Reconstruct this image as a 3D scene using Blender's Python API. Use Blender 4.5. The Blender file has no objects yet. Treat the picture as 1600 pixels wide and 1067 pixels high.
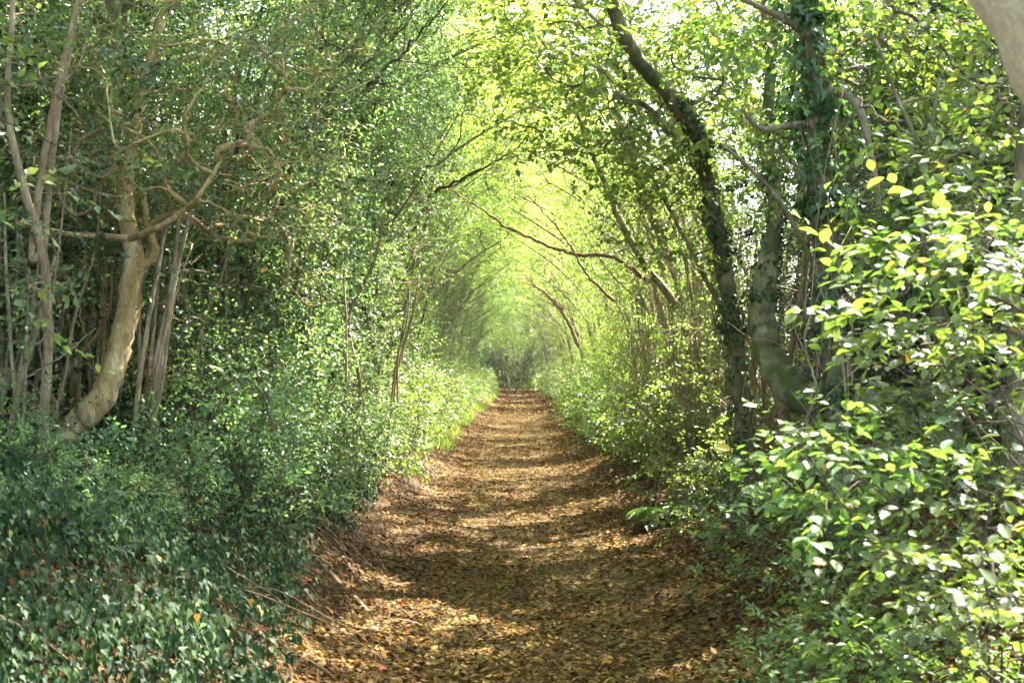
import bpy, math
import numpy as np
from math import radians, pi

C = bpy.context.scene
COL = C.collection

# ------------------------------------------------------------------ camera, world, sun, exposure
EYE = 1.6
cam_d = bpy.data.cameras.new("camera")
cam = bpy.data.objects.new("camera", cam_d)
COL.objects.link(cam)
cam.location = (0, 0, EYE)
cam.rotation_euler = (radians(90 + 0.95), 0, 0)
cam_d.lens = 50
cam_d.sensor_width = 36
cam_d.clip_start = 0.05
cam_d.clip_end = 3000
cam_d.dof.use_dof = True
cam_d.dof.focus_distance = 13
cam_d.dof.aperture_fstop = 6.3
C.camera = cam

SUN_EL, SUN_AZ = 52, 38          # azimuth measured from +Y towards +X
W = bpy.data.worlds.new("World")
C.world = W
W.use_nodes = True
nt = W.node_tree
nt.nodes.clear()
sky = nt.nodes.new("ShaderNodeTexSky")
sky.sky_type = 'NISHITA'
sky.sun_disc = False
sky.sun_elevation = radians(SUN_EL)
sky.sun_rotation = radians(SUN_AZ)
sky.dust_density = 2.5
bg = nt.nodes.new("ShaderNodeBackground")
bg.inputs['Strength'].default_value = 0.11
wo = nt.nodes.new("ShaderNodeOutputWorld")
nt.links.new(sky.outputs[0], bg.inputs[0])
nt.links.new(bg.outputs[0], wo.inputs[0])

sd = bpy.data.lights.new("sun", 'SUN')
sd.energy = 4.5
sd.angle = radians(0.5)
sd.color = (1.0, 0.94, 0.82)
sun = bpy.data.objects.new("sun", sd)
COL.objects.link(sun)
az = radians(SUN_AZ)
sun.rotation_euler = (radians(90 - SUN_EL), 0, pi - az)

C.view_settings.view_transform = 'Standard'
C.view_settings.look = 'None'
C.view_settings.gamma = 1
C.view_settings.exposure = 3.72
C.cycles.max_bounces = 8
C.cycles.diffuse_bounces = 3
C.cycles.glossy_bounces = 2
C.cycles.transmission_bounces = 4
C.cycles.transparent_max_bounces = 4
C.cycles.volume_bounces = 0
C.cycles.sample_clamp_indirect = 8
C.cycles.use_denoising = True

# ------------------------------------------------------------------ helpers
def P(u, v, d):
    """a spot seen along column u, row v of the 1600 x 1067 frame, d metres down the lane"""
    return np.array([(u - 800) / 2222 * d, d, EYE + (570 - v) / 2222 * d])

def smooth(t):
    t = np.clip(t, 0, 1)
    return t * t * (3 - 2 * t)

def lane_x(y):
    y = np.asarray(y, float)
    return 0.12 * np.sin(y * 0.11 + 1.0) - 0.011 * np.clip(y - 88, 0, 30) ** 2 + 0.004*np.clip(y,0,90)

def ground_h(x, y):
    x = np.asarray(x, float); y = np.asarray(y, float)
    d = x - lane_x(y)
    wl = 1.08 + 0.16 * np.sin(y * 0.55) + 0.10 * np.sin(y * 1.7 + 1)
    wr = 1.15 + 0.2 * np.sin(y * 0.45 + 2) + 0.10 * np.sin(y * 1.5)
    fade = 1 - 0.6 * smooth((y - 55) / 40)
    left = .80 * smooth((-d - wl) / 1.9) + 0.15 * smooth((-d - 3) / 3)
    right = 0.82 * smooth((d - wr) / 2.1) + 0.35 * smooth((d - 3) / 3)
    z = (left + right) * fade
    z = z + 0.05 * (1 - smooth((np.abs(d) - .2) / 1.1)) * 0.5
    z = z + .17 * np.clip(np.abs(d) / 1.35, 0, 1) ** 2 * fade - .03
    rough = smooth((np.abs(d) - 0.9) / 1.2)
    z = z + (0.012 + 0.05 * rough) * (np.sin(x * 3.1 + y * 1.7) + np.sin(x * 1.3 - y * 2.3 + 1) + np.sin(y * 0.9 + x * 5.3)) * 0.6
    z = z + 0.006 * (np.sin(x * 11 + y * 7) + np.sin(x * 7 - y * 13))
    return z

def mesh_np(name, verts, loops, sizes, mat, smooth_shade=False):
    me = bpy.data.meshes.new(name)
    verts = np.ascontiguousarray(verts, np.float32)
    loops = np.ascontiguousarray(loops, np.int32)
    sizes = np.ascontiguousarray(sizes, np.int32)
    me.vertices.add(len(verts))
    me.vertices.foreach_set('co', verts.ravel())
    me.loops.add(len(loops))
    me.loops.foreach_set('vertex_index', loops)
    me.polygons.add(len(sizes))
    st = np.concatenate([[0], np.cumsum(sizes)[:-1]]).astype(np.int32)
    me.polygons.foreach_set('loop_start', st)
    me.polygons.foreach_set('loop_total', sizes)
    if smooth_shade:
        me.polygons.foreach_set('use_smooth', np.ones(len(sizes), bool))
    me.update(calc_edges=True)
    me.materials.append(mat)
    return me

SHAPE = {}
class MB:
    """collects geometry for one mesh object"""
    def __init__(s):
        s.v = []; s.l = []; s.z = []; s.n = 0
    def add(s, v, loops, sizes):
        v = np.asarray(v, float).reshape(-1, 3)
        s.v.append(v); s.l.append(np.asarray(loops) + s.n); s.z.append(np.asarray(sizes)); s.n += len(v)
    def build(s, name, mat, parent=None, origin=(0, 0, 0), sm=False):
        v = np.concatenate(s.v) - np.asarray(origin, float)
        me = mesh_np(name, v, np.concatenate(s.l), np.concatenate(s.z), mat, sm)
        if getattr(s, 'shape', None): SHAPE[me.name] = s.shape
        o = bpy.data.objects.new(name, me)
        COL.objects.link(o)
        if parent is not None:
            o.parent = parent
        return o
    @property
    def empty(s):
        return s.n == 0

def tag(o, label=None, cat=None, group=None, kind=None):
    if label: o['label'] = label
    if cat: o['category'] = cat
    if group: o['group'] = group
    if kind: o['kind'] = kind
    return o

def thing(name, label, cat, loc, group=None, rz=0.0, sc=1.0):
    o = bpy.data.objects.new(name, None)
    o.empty_display_size = 0.2
    COL.objects.link(o)
    o.location = [float(a) for a in loc]
    o.rotation_euler = (0, 0, rz)
    o.scale = (sc, sc, sc)
    return tag(o, label, cat, group)

def copy_tree(o, parent=None):
    kids = list(o.children)
    c = o.copy()
    COL.objects.link(c)
    if parent is not None:
        c.parent = parent
    for k in kids:
        copy_tree(k, c)
    return c

def nrm(a):
    return a / np.maximum(np.linalg.norm(a, axis=-1, keepdims=True), 1e-9)

def catmull(pts, n):
    pts = np.asarray(pts, float)
    p = np.vstack([2 * pts[0] - pts[1], pts, 2 * pts[-1] - pts[-2]])
    out = []
    m = len(pts) - 1
    for i in range(m):
        a, b, c, d = p[i], p[i + 1], p[i + 2], p[i + 3]
        t = np.linspace(0, 1, n, endpoint=(i == m - 1))[:, None]
        out.append(0.5 * ((2 * b) + (-a + c) * t + (2 * a - 5 * b + 4 * c - d) * t ** 2 + (-a + 3 * b - 3 * c + d) * t ** 3))
    return np.vstack(out)

def tube(mb, pts, rad, sides=6, rng=None, knob=0.0):
    pts = np.asarray(pts, float); rad = np.asarray(rad, float)
    n = len(pts)
    tg = np.empty_like(pts)
    tg[1:-1] = pts[2:] - pts[:-2]; tg[0] = pts[1] - pts[0]; tg[-1] = pts[-1] - pts[-2]
    tg = nrm(tg)
    ref = np.array([0.0, 1.0, 0.13]) if abs(tg[0][1]) < 0.85 else np.array([1.0, 0, 0.1])
    rings = []
    ang = np.arange(sides) / sides * 2 * pi
    ph = 0.0 if rng is None else rng.uniform(0, 6)
    for i in range(n):
        s = np.cross(tg[i], ref); s /= max(np.linalg.norm(s), 1e-6)
        b = np.cross(s, tg[i]); ref = b
        r = rad[i]
        if knob:
            k = 1 + knob * (np.sin(ang * 2 + ph + i * 0.35) * .6 + np.sin(ang * 3 - i * 0.5 + ph) * .4 + rng.normal(0, .25, sides))
        else:
            k = np.ones(sides)
        rings.append(pts[i] + (np.cos(ang)[:, None] * s + np.sin(ang)[:, None] * b) * (r * k)[:, None])
    v = np.vstack(rings)
    i = np.arange(n - 1)[:, None] * sides; j = np.arange(sides)[None, :]; j2 = (j + 1) % sides
    q = np.stack([i + j, i + j2, i + sides + j2, i + sides + j], -1).reshape(-1)
    loops = np.concatenate([q, np.arange(sides)[::-1], (n - 1) * sides + np.arange(sides)])
    sizes = np.concatenate([np.full((n - 1) * sides, 4), [sides, sides]])
    mb.add(v, loops, sizes)

# leaf outlines: (along, across, lift) and faces
LEAF = {
 'plain': (np.array([[0,0,0],[.42,.5,.07],[1,0,-.06],[.42,-.5,.07]]), [[0,1,2],[0,2,3]]),
 'oval': (np.array([[0,0,0],[.22,.36,.05],[.55,.5,.07],[.85,.24,.0],[1.02,0,-.10],[.85,-.24,.0],[.55,-.5,.07],[.22,-.36,.05],[.5,0,-.02]]),
          [[0,1,8],[1,2,8],[2,3,8],[3,4,8],[4,5,8],[5,6,8],[6,7,8],[7,0,8]]),
 'ivy': (np.array([[0,0,0],[-.12,.30,.02],[.22,.55,.06],[.45,.28,.03],[1,0,-.12],[.45,-.28,.03],[.22,-.55,.06],[-.12,-.30,.02],[.3,0,-.03]]),
          [[0,1,8],[1,2,8],[2,3,8],[3,4,8],[4,5,8],[5,6,8],[6,7,8],[7,0,8]]),
 'blade': (np.array([[0,-.5,0],[0,.5,0],[.5,.35,.0],[.5,-.35,.0],[1,0,-.25]]), [[0,1,2,3],[3,2,4]]),
 'litter': (np.array([[0,0,.02],[.15,.38,.10],[.6,.5,.16],[1,.05,.05],[.7,-.42,.12],[.2,-.4,.04],[.5,0,0]]),
          [[0,1,6],[1,2,6],[2,3,6],[3,4,6],[4,5,6],[5,0,6]]),
}

def leaves(mb, pos, dr, nm, L, Wd, shape='plain'):
    tv, tf = LEAF[shape]
    mb.shape = shape
    N = len(pos)
    if N == 0: return
    dr = nrm(dr)
    side = nrm(np.cross(dr, nm))
    up = np.cross(side, dr)
    L = np.broadcast_to(np.asarray(L, float), (N,)); Wd = np.broadcast_to(np.asarray(Wd, float), (N,))
    v = (pos[:, None] + tv[None, :, 0, None] * L[:, None, None] * dr[:, None]
         + tv[None, :, 1, None] * Wd[:, None, None] * side[:, None]
         + tv[None, :, 2, None] * L[:, None, None] * up[:, None])
    fl = np.concatenate([np.array(f) for f in tf])
    fs = np.array([len(f) for f in tf])
    loops = (np.arange(N)[:, None] * len(tv) + fl[None]).reshape(-1)
    mb.add(v.reshape(-1, 3), loops, np.tile(fs, N))

def sprays(leafmb, woodmb, tg, td, rng, ntw=4, nlf=8, tw_len=0.3, L=0.05, Wd=0.028, shape='plain', flat=0.6, droop=0.15, twig_r=0.0016):
    """twiglets with leaves in two ranks, around every twig end tg growing along td"""
    T = len(tg)
    if T == 0: return
    d = td[:, None] * 0.9 + rng.normal(0, 0.62, (T, ntw, 3))
    d[..., 2] = d[..., 2] * (1 - flat * 0.55) - droop
    d = nrm(d)
    ln = tw_len * rng.uniform(0.55, 1.25, (T, ntw, 1))
    p0 = tg[:, None] + rng.normal(0, tw_len * 0.12, (T, ntw, 3))
    end = p0 + d * ln
    if woodmb is not None:
        K = T * ntw
        a = p0.reshape(-1, 3); e = end.reshape(-1, 3); dd = d.reshape(-1, 3)
        s = nrm(np.cross(dd, np.array([0.3, 0.2, 1.0]))); b = np.cross(s, dd)
        r = twig_r
        v = np.stack([a + s * r, a - s * r * .5 + b * r * .87, a - s * r * .5 - b * r * .87, e], 1).reshape(-1, 3)
        f = np.array([0, 1, 3, 1, 2, 3, 2, 0, 3])
        woodmb.add(v, (np.arange(K)[:, None] * 4 + f).reshape(-1), np.full(K * 3, 3))
    s = np.linspace(0.12, 1.0, nlf)
    sgn = np.where(np.arange(nlf) % 2, 1.0, -1.0)
    upv = np.array([0, 0, 1.0]) + rng.normal(0, 0.28 + 0.5 * (1 - flat), (T, ntw, 3))
    sd_ = nrm(np.cross(d, upv))
    pos = p0[:, :, None] + (d * ln)[:, :, None] * s[None, None, :, None]
    ld = d[:, :, None] * 0.75 + sd_[:, :, None] * (sgn * 0.85)[None, None, :, None] + rng.normal(0, 0.25, (T, ntw, nlf, 3))
    ld[..., 2] -= droop
    ln_ = upv[:, :, None] + rng.normal(0, 0.25 + 0.5 * (1 - flat), (T, ntw, nlf, 3))
    N = T * ntw * nlf
    keep = rng.random(N) > 0.1
    sc = rng.uniform(0.6, 1.2, N)
    leaves(leafmb, pos.reshape(-1, 3)[keep], ld.reshape(-1, 3)[keep], ln_.reshape(-1, 3)[keep], (L * sc)[keep], (Wd * sc * rng.uniform(.8, 1.15, N))[keep], shape)

def grow(stems, targets, rng, woodmb, r_tip=0.003, power=0.46, sides=5, wig=0.06, up_pen=0.8, knob=0.03, trunk_sides=10, wob=0.10):
    """stems: list of (points, radii). Limbs are grown from the stems to every target; returns directions at the targets"""
    pos = []; par = []; fix = []
    trunks = []
    for pts, rad in stems:
        pts = np.asarray(pts, float)
        cp = catmull(pts, 7)
        rr = np.interp(np.linspace(0, 1, len(cp)), np.linspace(0, 1, len(rad)), rad)
        cp[1:-1] += rng.normal(0, 1, (len(cp) - 2, 3)) * rr[1:-1, None] * wob
        tube(woodmb, cp, rr, trunk_sides, rng, knob)
        b = len(pos)
        k0 = max(1, int(len(cp) * 0.25))
        for k in range(k0, len(cp)):
            pos.append(cp[k]); par.append(-1); fix.append(rr[k])
    T = len(targets)
    n0 = len(pos)
    K = 4
    M = n0 + T * K
    A = np.empty((M, 3)); A[:n0] = pos
    PAR = np.full(M, -1); DIR = np.zeros((M, 3)); CNT = np.zeros(M)
    R0 = np.zeros(M); R0[:n0] = fix
    sp = A[:n0]
    dmin = np.array([np.min(np.linalg.norm(sp - t, axis=1)) for t in targets]) if T else np.array([])
    order = np.argsort(dmin)
    n = n0
    tdir = np.zeros((T, 3)); br = []
    for ti in order:
        t = targets[ti]
        df = t - A[:n]
        dist = np.linalg.norm(df, axis=1)
        cost = dist + up_pen * np.maximum(0, -df[:, 2]) * 0.6
        cost[:n0] *= 1.12
        i = int(np.argmin(cost))
        p0 = A[i]; ln = dist[i]
        d0 = DIR[i] if PAR[i] >= 0 else nrm(df[i] * np.array([1, 1, 0.3]) + np.array([0, 0, 0.3 * ln]))
        c = p0 + (d0 * 0.55 + nrm(df[i]) * 0.45) * ln * 0.5 + np.array([0, 0, 0.05 * ln])
        s = np.linspace(0, 1, K + 1)[1:, None]
        q = (1 - s) ** 2 * p0 + 2 * s * (1 - s) * c + s ** 2 * t
        q[:-1] += rng.normal(0, wig * ln * 0.35, (K - 1, 3))
        A[n:n + K] = q
        PAR[n] = i; PAR[n + 1:n + K] = np.arange(n, n + K - 1)
        dd = nrm(np.diff(np.vstack([p0, q]), axis=0))
        DIR[n:n + K] = dd
        tdir[ti] = dd[-1]
        CNT[n + K - 1] = 1
        br.append((i, n))
        n += K
    for k in range(n - 1, n0 - 1, -1):
        if PAR[k] >= n0: CNT[PAR[k]] += CNT[k]
    R = r_tip * np.maximum(CNT, 1) ** power
    for (i, s0) in br:
        idx = [i] + list(range(s0, s0 + K))
        rad = R[idx].copy()
        rad[0] = min(rad[1] * 1.15, R0[i] if i < n0 else R[i])
        rad[-1] *= 0.7
        big = rad[1] > 0.012
        p = A[idx]
        tube(woodmb, p, rad, 7 if big else (5 if rad[1] > .006 else 3))
    return tdir

def clumps(rng, n_cl, per, box_fn, sig):
    """clumpy targets: box_fn(rng, n) gives clump centres"""
    c = box_fn(rng, n_cl)
    t = np.repeat(c, per, 0) + rng.normal(0, 1, (n_cl * per, 3)) * np.asarray(sig)
    return t

# ------------------------------------------------------------------ materials
def newmat(name):
    m = bpy.data.materials.new(name)
    m.use_nodes = True
    m.node_tree.nodes.clear()
    return m, m.node_tree

def ramp(nt_, stops, interp='LINEAR'):
    r = nt_.nodes.new('ShaderNodeValToRGB')
    r.color_ramp.interpolation = interp
    e = r.color_ramp.elements
    e[0].position = stops[0][0]; e[0].color = (*stops[0][1], 1)
    e[1].position = stops[-1][0]; e[1].color = (*stops[-1][1], 1)
    for p, c in stops[1:-1]:
        x = e.new(p); x.color = (*c, 1)
    return r

def leaf_mat(name, stops, trans=0.5, tcol=(1.7, 1.75, 0.8), rough=0.42, spec=0.5, interp='LINEAR'):
    m, t = newmat(name)
    N, Lk = t.nodes, t.links
    g = N.new('ShaderNodeNewGeometry')
    oi = N.new('ShaderNodeObjectInfo')
    r = ramp(t, stops, interp)
    Lk.new(g.outputs['Random Per Island'], r.inputs[0])
    hs = N.new('ShaderNodeHueSaturation')
    mr = N.new('ShaderNodeMapRange')
    mr.inputs['To Min'].default_value = 0.78; mr.inputs['To Max'].default_value = 1.22
    Lk.new(oi.outputs['Random'], mr.inputs['Value'])
    Lk.new(mr.outputs[0], hs.inputs['Value'])
    mr2 = N.new('ShaderNodeMapRange')
    mr2.inputs['To Min'].default_value = 0.485; mr2.inputs['To Max'].default_value = 0.515
    Lk.new(oi.outputs['Random'], mr2.inputs['Value'])
    Lk.new(mr2.outputs[0], hs.inputs['Hue'])
    Lk.new(r.outputs[0], hs.inputs['Color'])
    p = N.new('ShaderNodeBsdfPrincipled')
    Lk.new(hs.outputs[0], p.inputs['Base Color'])
    p.inputs['Roughness'].default_value = rough
    p.inputs['Specular IOR Level'].default_value = spec
    tr = N.new('ShaderNodeBsdfTranslucent')
    mul = N.new('ShaderNodeMix'); mul.data_type = 'RGBA'; mul.blend_type = 'MULTIPLY'
    mul.inputs['Factor'].default_value = 1
    mul.clamp_result = False
    Lk.new(hs.outputs[0], mul.inputs['A']); mul.inputs['B'].default_value = (*tcol, 1)
    Lk.new(mul.outputs['Result'], tr.inputs['Color'])
    mx = N.new('ShaderNodeMixShader'); mx.inputs[0].default_value = trans
    Lk.new(p.outputs[0], mx.inputs[1]); Lk.new(tr.outputs[0], mx.inputs[2])
    o = N.new('ShaderNodeOutputMaterial')
    Lk.new(mx.outputs[0], o.inputs['Surface'])
    return m

def bark_mat(name, c1, c2, c3, scale=9.0, stretch=0.25, moss=0.0, rough=0.9):
    m, t = newmat(name)
    N, Lk = t.nodes, t.links
    tc = N.new('ShaderNodeTexCoord')
    mp = N.new('ShaderNodeMapping'); mp.inputs['Scale'].default_value = (1, 1, stretch)
    Lk.new(tc.outputs['Object'], mp.inputs[0])
    n1 = N.new('ShaderNodeTexNoise'); n1.inputs['Scale'].default_value = scale; n1.inputs['Detail'].default_value = 8; n1.inputs['Roughness'].default_value = 0.65
    Lk.new(mp.outputs[0], n1.inputs['Vector'])
    n2 = N.new('ShaderNodeTexNoise'); n2.inputs['Scale'].default_value = scale * 6; n2.inputs['Detail'].default_value = 9; n2.inputs['Roughness'].default_value = .7
    Lk.new(mp.outputs[0], n2.inputs['Vector'])
    r = ramp(t, [(0.3, c1), (0.5, c2), (0.68, c3)])
    Lk.new(n1.outputs[0], r.inputs[0])
    mx = N.new('ShaderNodeMix'); mx.data_type = 'RGBA'; mx.blend_type = 'OVERLAY'; mx.inputs['Factor'].default_value = 1.0
    Lk.new(r.outputs[0], mx.inputs['A']); Lk.new(n2.outputs[0], mx.inputs['B'])
    col = mx.outputs['Result']
    if moss:
        n3 = N.new('ShaderNodeTexNoise'); n3.inputs['Scale'].default_value = 3.1; n3.inputs['Detail'].default_value = 6
        Lk.new(tc.outputs['Object'], n3.inputs['Vector'])
        r3 = ramp(t, [(0.5 - moss * 0.3, (0, 0, 0)), (0.62, (1, 1, 1))])
        Lk.new(n3.outputs[0], r3.inputs[0])
        m3 = N.new('ShaderNodeMix'); m3.data_type = 'RGBA'
        Lk.new(r3.outputs[0], m3.inputs['Factor']); Lk.new(col, m3.inputs['A']); m3.inputs['B'].default_value = (0.085, 0.10, 0.03, 1)
        col = m3.outputs['Result']
    p = N.new('ShaderNodeBsdfPrincipled'); p.inputs['Roughness'].default_value = rough
    p.inputs['Specular IOR Level'].default_value = 0.25
    Lk.new(col, p.inputs['Base Color'])
    b = N.new('ShaderNodeBump'); b.inputs['Strength'].default_value = 1.0; b.inputs['Distance'].default_value = 0.03
    Lk.new(n2.outputs[0], b.inputs['Height']); Lk.new(b.outputs[0], p.inputs['Normal'])
    o = N.new('ShaderNodeOutputMaterial'); Lk.new(p.outputs[0], o.inputs['Surface'])
    return m

M_holly = leaf_mat('small_dark_leaf', [(0, (.045, .088, .038)), (.4, (.088, .152, .060)), (.8, (.145, .21, .09)), (.985, (.20, .27, .11)), (1, (.30, .20, .03))], trans=.5, rough=.4, spec=.6, tcol=(1.6, 1.75, .95))
M_beech = leaf_mat('bright_leaf', [(0, (.088, .145, .036)), (.5, (.135, .20, .048)), (.98, (.185, .25, .062)), (1, (.32, .28, .07))], trans=.64, tcol=(1.92, 1.88, 1.05), rough=.42)
M_right = leaf_mat('hedge_leaf', [(0, (.048, .088, .025)), (.4, (.088, .14, .036)), (.85, (.145, .195, .05)), (.985, (.19, .23, .06)), (1, (.38, .16, .03))], trans=.5, rough=.38, spec=.6)
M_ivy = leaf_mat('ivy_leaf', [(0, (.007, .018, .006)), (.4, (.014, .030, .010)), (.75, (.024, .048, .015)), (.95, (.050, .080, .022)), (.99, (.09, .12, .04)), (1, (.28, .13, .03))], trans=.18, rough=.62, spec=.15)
M_big = leaf_mat('broad_leaf', [(0, (.045, .085, .022)), (.5, (.08, .13, .032)), (.95, (.125, .175, .042)), (.985, (.18, .21, .05)), (1, (.45, .16, .02))], trans=.45, rough=.42, spec=.45)
M_far = leaf_mat('distant_leaf', [(0, (.05, .085, .04)), (.5, (.085, .125, .05)), (1, (.13, .17, .06))], trans=.45)
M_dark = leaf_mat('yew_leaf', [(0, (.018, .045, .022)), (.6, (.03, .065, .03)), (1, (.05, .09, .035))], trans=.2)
M_grass = leaf_mat('grass_blade', [(0, (.06, .10, .025)), (.5, (.10, .15, .035)), (1, (.22, .22, .09))], trans=.45)
M_fern = leaf_mat('fern_leaf', [(0, (.035, .075, .018)), (1, (.065, .115, .028))], trans=.5)
M_litter = leaf_mat('dead_leaf', [(0, (.030, .015, .004)), (.3, (.070, .038, .006)), (.55, (.112, .068, .016)), (.75, (.175, .115, .024)), (.86, (.10, .10, .014)), (.93, (.27, .10, .012)), (.975, (.34, .24, .04)), (1, (.36, .045, .012))], trans=.12, rough=.8, spec=.15)
M_litter_b = leaf_mat('brown_dead_leaf', [(0, (.035, .017, .006)), (.4, (.085, .040, .009)), (.8, (.135, .080, .020)), (.96, (.22, .11, .018)), (1, (.32, .06, .012))], trans=.1, rough=.8, spec=.15)
M_orange = leaf_mat('orange_leaf', [(0, (.35, .13, .02)), (1, (.5, .22, .04))], trans=.3, rough=.5)
M_yellow = leaf_mat('yellow_leaf', [(0, (.55, .45, .04)), (1, (.6, .5, .05))], trans=.3, rough=.5)
B_beech = bark_mat('smooth_grey_bark', (.11, .085, .05), (.22, .175, .11), (.36, .30, .20), scale=9, moss=.1)
B_pale = bark_mat('pale_tan_bark', (.22, .14, .055), (.42, .29, .13), (.60, .48, .30), scale=9, moss=0)
B_corner = bark_mat('beige_bark', (.46, .41, .25), (.54, .48, .31), (.60, .55, .38), scale=14, stretch=.6, rough=1)
B_hazel = bark_mat('rod_bark', (.15, .10, .055), (.32, .235, .14), (.50, .41, .29), scale=14)
B_dark = bark_mat('brown_bark', (.045, .032, .022), (.09, .068, .045), (.15, .12, .08), scale=12, moss=.2)
B_twig = bark_mat('twig_bark', (.08, .055, .035), (.13, .095, .06), (.20, .15, .10), scale=20)
B_vine = bark_mat('vine_bark', (.16, .10, .055), (.26, .17, .10), (.36, .25, .16), scale=16)
B_lime = bark_mat('lichen_bark', (.12, .105, .05), (.25, .22, .115), (.40, .36, .21), scale=10, moss=.1)

def soil_mat(name, cols, dark, scale):
    m, t = newmat(name)
    N, Lk = t.nodes, t.links
    tc = N.new('ShaderNodeTexCoord')
    mp = N.new('ShaderNodeMapping'); Lk.new(tc.outputs['Object'], mp.inputs[0])
    nz = N.new('ShaderNodeTexNoise'); nz.inputs['Scale'].default_value = 9; nz.inputs['Detail'].default_value = 3
    Lk.new(tc.outputs['Object'], nz.inputs['Vector'])
    ad = N.new('ShaderNodeMix'); ad.data_type = 'RGBA'; ad.blend_type = 'LINEAR_LIGHT'; ad.inputs['Factor'].default_value = 0.06
    Lk.new(tc.outputs['Object'], ad.inputs['A']); Lk.new(nz.outputs['Color'], ad.inputs['B'])
    vo = N.new('ShaderNodeTexVoronoi'); vo.inputs['Scale'].default_value = scale
    Lk.new(ad.outputs['Result'], vo.inputs['Vector'])
    sep = N.new('ShaderNodeSeparateColor'); Lk.new(vo.outputs['Color'], sep.inputs[0])
    r = ramp(t, cols); Lk.new(sep.outputs[0], r.inputs[0])
    r2 = ramp(t, [(0.0, (1, 1, 1)), (0.9, (.45, .42, .4))]); 
    n2 = N.new('ShaderNodeTexNoise'); n2.inputs['Scale'].default_value = 1.3; n2.inputs['Detail'].default_value = 9; n2.inputs['Roughness'].default_value = .7
    Lk.new(tc.outputs['Object'], n2.inputs['Vector'])
    r3 = ramp(t, [(.40, (0, 0, 0)), (.58, (1, 1, 1))]); Lk.new(n2.outputs[0], r3.inputs[0])
    mx = N.new('ShaderNodeMix'); mx.data_type = 'RGBA'
    Lk.new(r3.outputs[0], mx.inputs['Factor']); mx.inputs['A'].default_value = (*dark, 1); Lk.new(r.outputs[0], mx.inputs['B'])
    n4 = N.new('ShaderNodeTexNoise'); n4.inputs['Scale'].default_value = 60; n4.inputs['Detail'].default_value = 6
    Lk.new(tc.outputs['Object'], n4.inputs['Vector'])
    m4 = N.new('ShaderNodeMix'); m4.data_type = 'RGBA'; m4.blend_type = 'OVERLAY'; m4.inputs['Factor'].default_value = .8
    Lk.new(mx.outputs['Result'], m4.inputs['A']); Lk.new(n4.outputs[0], m4.inputs['B'])
    p = N.new('ShaderNodeBsdfPrincipled'); p.inputs['Roughness'].default_value = .9
    p.inputs['Specular IOR Level'].default_value = .2
    Lk.new(m4.outputs['Result'], p.inputs['Base Color'])
    b = N.new('ShaderNodeBump'); b.inputs['Strength'].default_value = .8; b.inputs['Distance'].default_value = .02
    Lk.new(n4.outputs[0], b.inputs['Height']); Lk.new(b.outputs[0], p.inputs['Normal'])
    o = N.new('ShaderNodeOutputMaterial'); Lk.new(p.outputs[0], o.inputs['Surface'])
    return m
M_soil = soil_mat('bank_soil', [(0, (.035, .02, .008)), (.5, (.065, .038, .013)), (1, (.12, .07, .022))], (.035, .02, .009), 24)
M_path = soil_mat('path_soil', [(0, (.040, .022, .007)), (.4, (.08, .048, .011)), (.75, (.14, .090, .018)), (.95, (.22, .15, .04)), (1, (.28, .08, .02))], (.075, .044, .020), 34)
M_stone = soil_mat('stone', [(0, (.10, .09, .08)), (1, (.2, .18, .15))], (.07, .06, .055), 12)

# ------------------------------------------------------------------ ground, path
def grid(xs, ys, zf):
    X, Y = np.meshgrid(xs, ys)
    Z = zf(X, Y)
    v = np.stack([X, Y, Z], -1).reshape(-1, 3)
    nx, ny = len(xs), len(ys)
    i = (np.arange(ny - 1)[:, None] * nx + np.arange(nx - 1)[None]).reshape(-1, 1)
    f = np.concatenate([i, i + 1, i + nx + 1, i + nx], 1).reshape(-1)
    return v, f, np.full((nx - 1) * (ny - 1), 4)

xs = np.concatenate([-np.geomspace(600, 6, 26)[:-1], np.linspace(-6, 6, 161), np.geomspace(6, 600, 26)[1:]])
ys = np.concatenate([np.linspace(-40, -1, 14)[:-1], np.linspace(-1, 30, 330), np.linspace(30, 130, 300)[1:], np.geomspace(130, 900, 24)[1:]])
mb = MB(); mb.add(*grid(xs, ys, ground_h))
tag(mb.build('ground', M_soil, sm=True), kind='structure')

ys2 = np.concatenate([np.linspace(-1, 30, 330), np.linspace(30, 118, 264)[1:]])
us = np.linspace(-1, 1, 25)
rngp = np.random.default_rng(5)
Yp = np.repeat(ys2[:, None], len(us), 1)
hw = 1.2 + 0.10 * np.sin(ys2 * 1.1) + 0.07 * np.sin(ys2 * 2.7 + 1) + rngp.normal(0, .02, len(ys2))
Xp = lane_x(Yp) + us[None] * hw[:, None]
Zp = ground_h(Xp, Yp) + 0.006
v = np.stack([Xp, Yp, Zp], -1).reshape(-1, 3)
nx, ny = len(us), len(ys2)
i = (np.arange(ny - 1)[:, None] * nx + np.arange(nx - 1)[None]).reshape(-1, 1)
mb = MB(); mb.add(v, np.concatenate([i, i + 1, i + nx + 1, i + nx], 1).reshape(-1), np.full((nx - 1) * (ny - 1), 4))
tag(mb.build('path', M_path, sm=True), kind='structure')

def on_ground(x, y, dz=0.0):
    return np.stack([x, y, ground_h(x, y) + dz], -1)

def gnormal(x, y):
    e = 0.05
    hx = (ground_h(x + e, y) - ground_h(x - e, y)) / (2 * e)
    hy = (ground_h(x, y + e) - ground_h(x, y - e)) / (2 * e)
    return nrm(np.stack([-hx, -hy, np.ones_like(hx)], -1))

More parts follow.
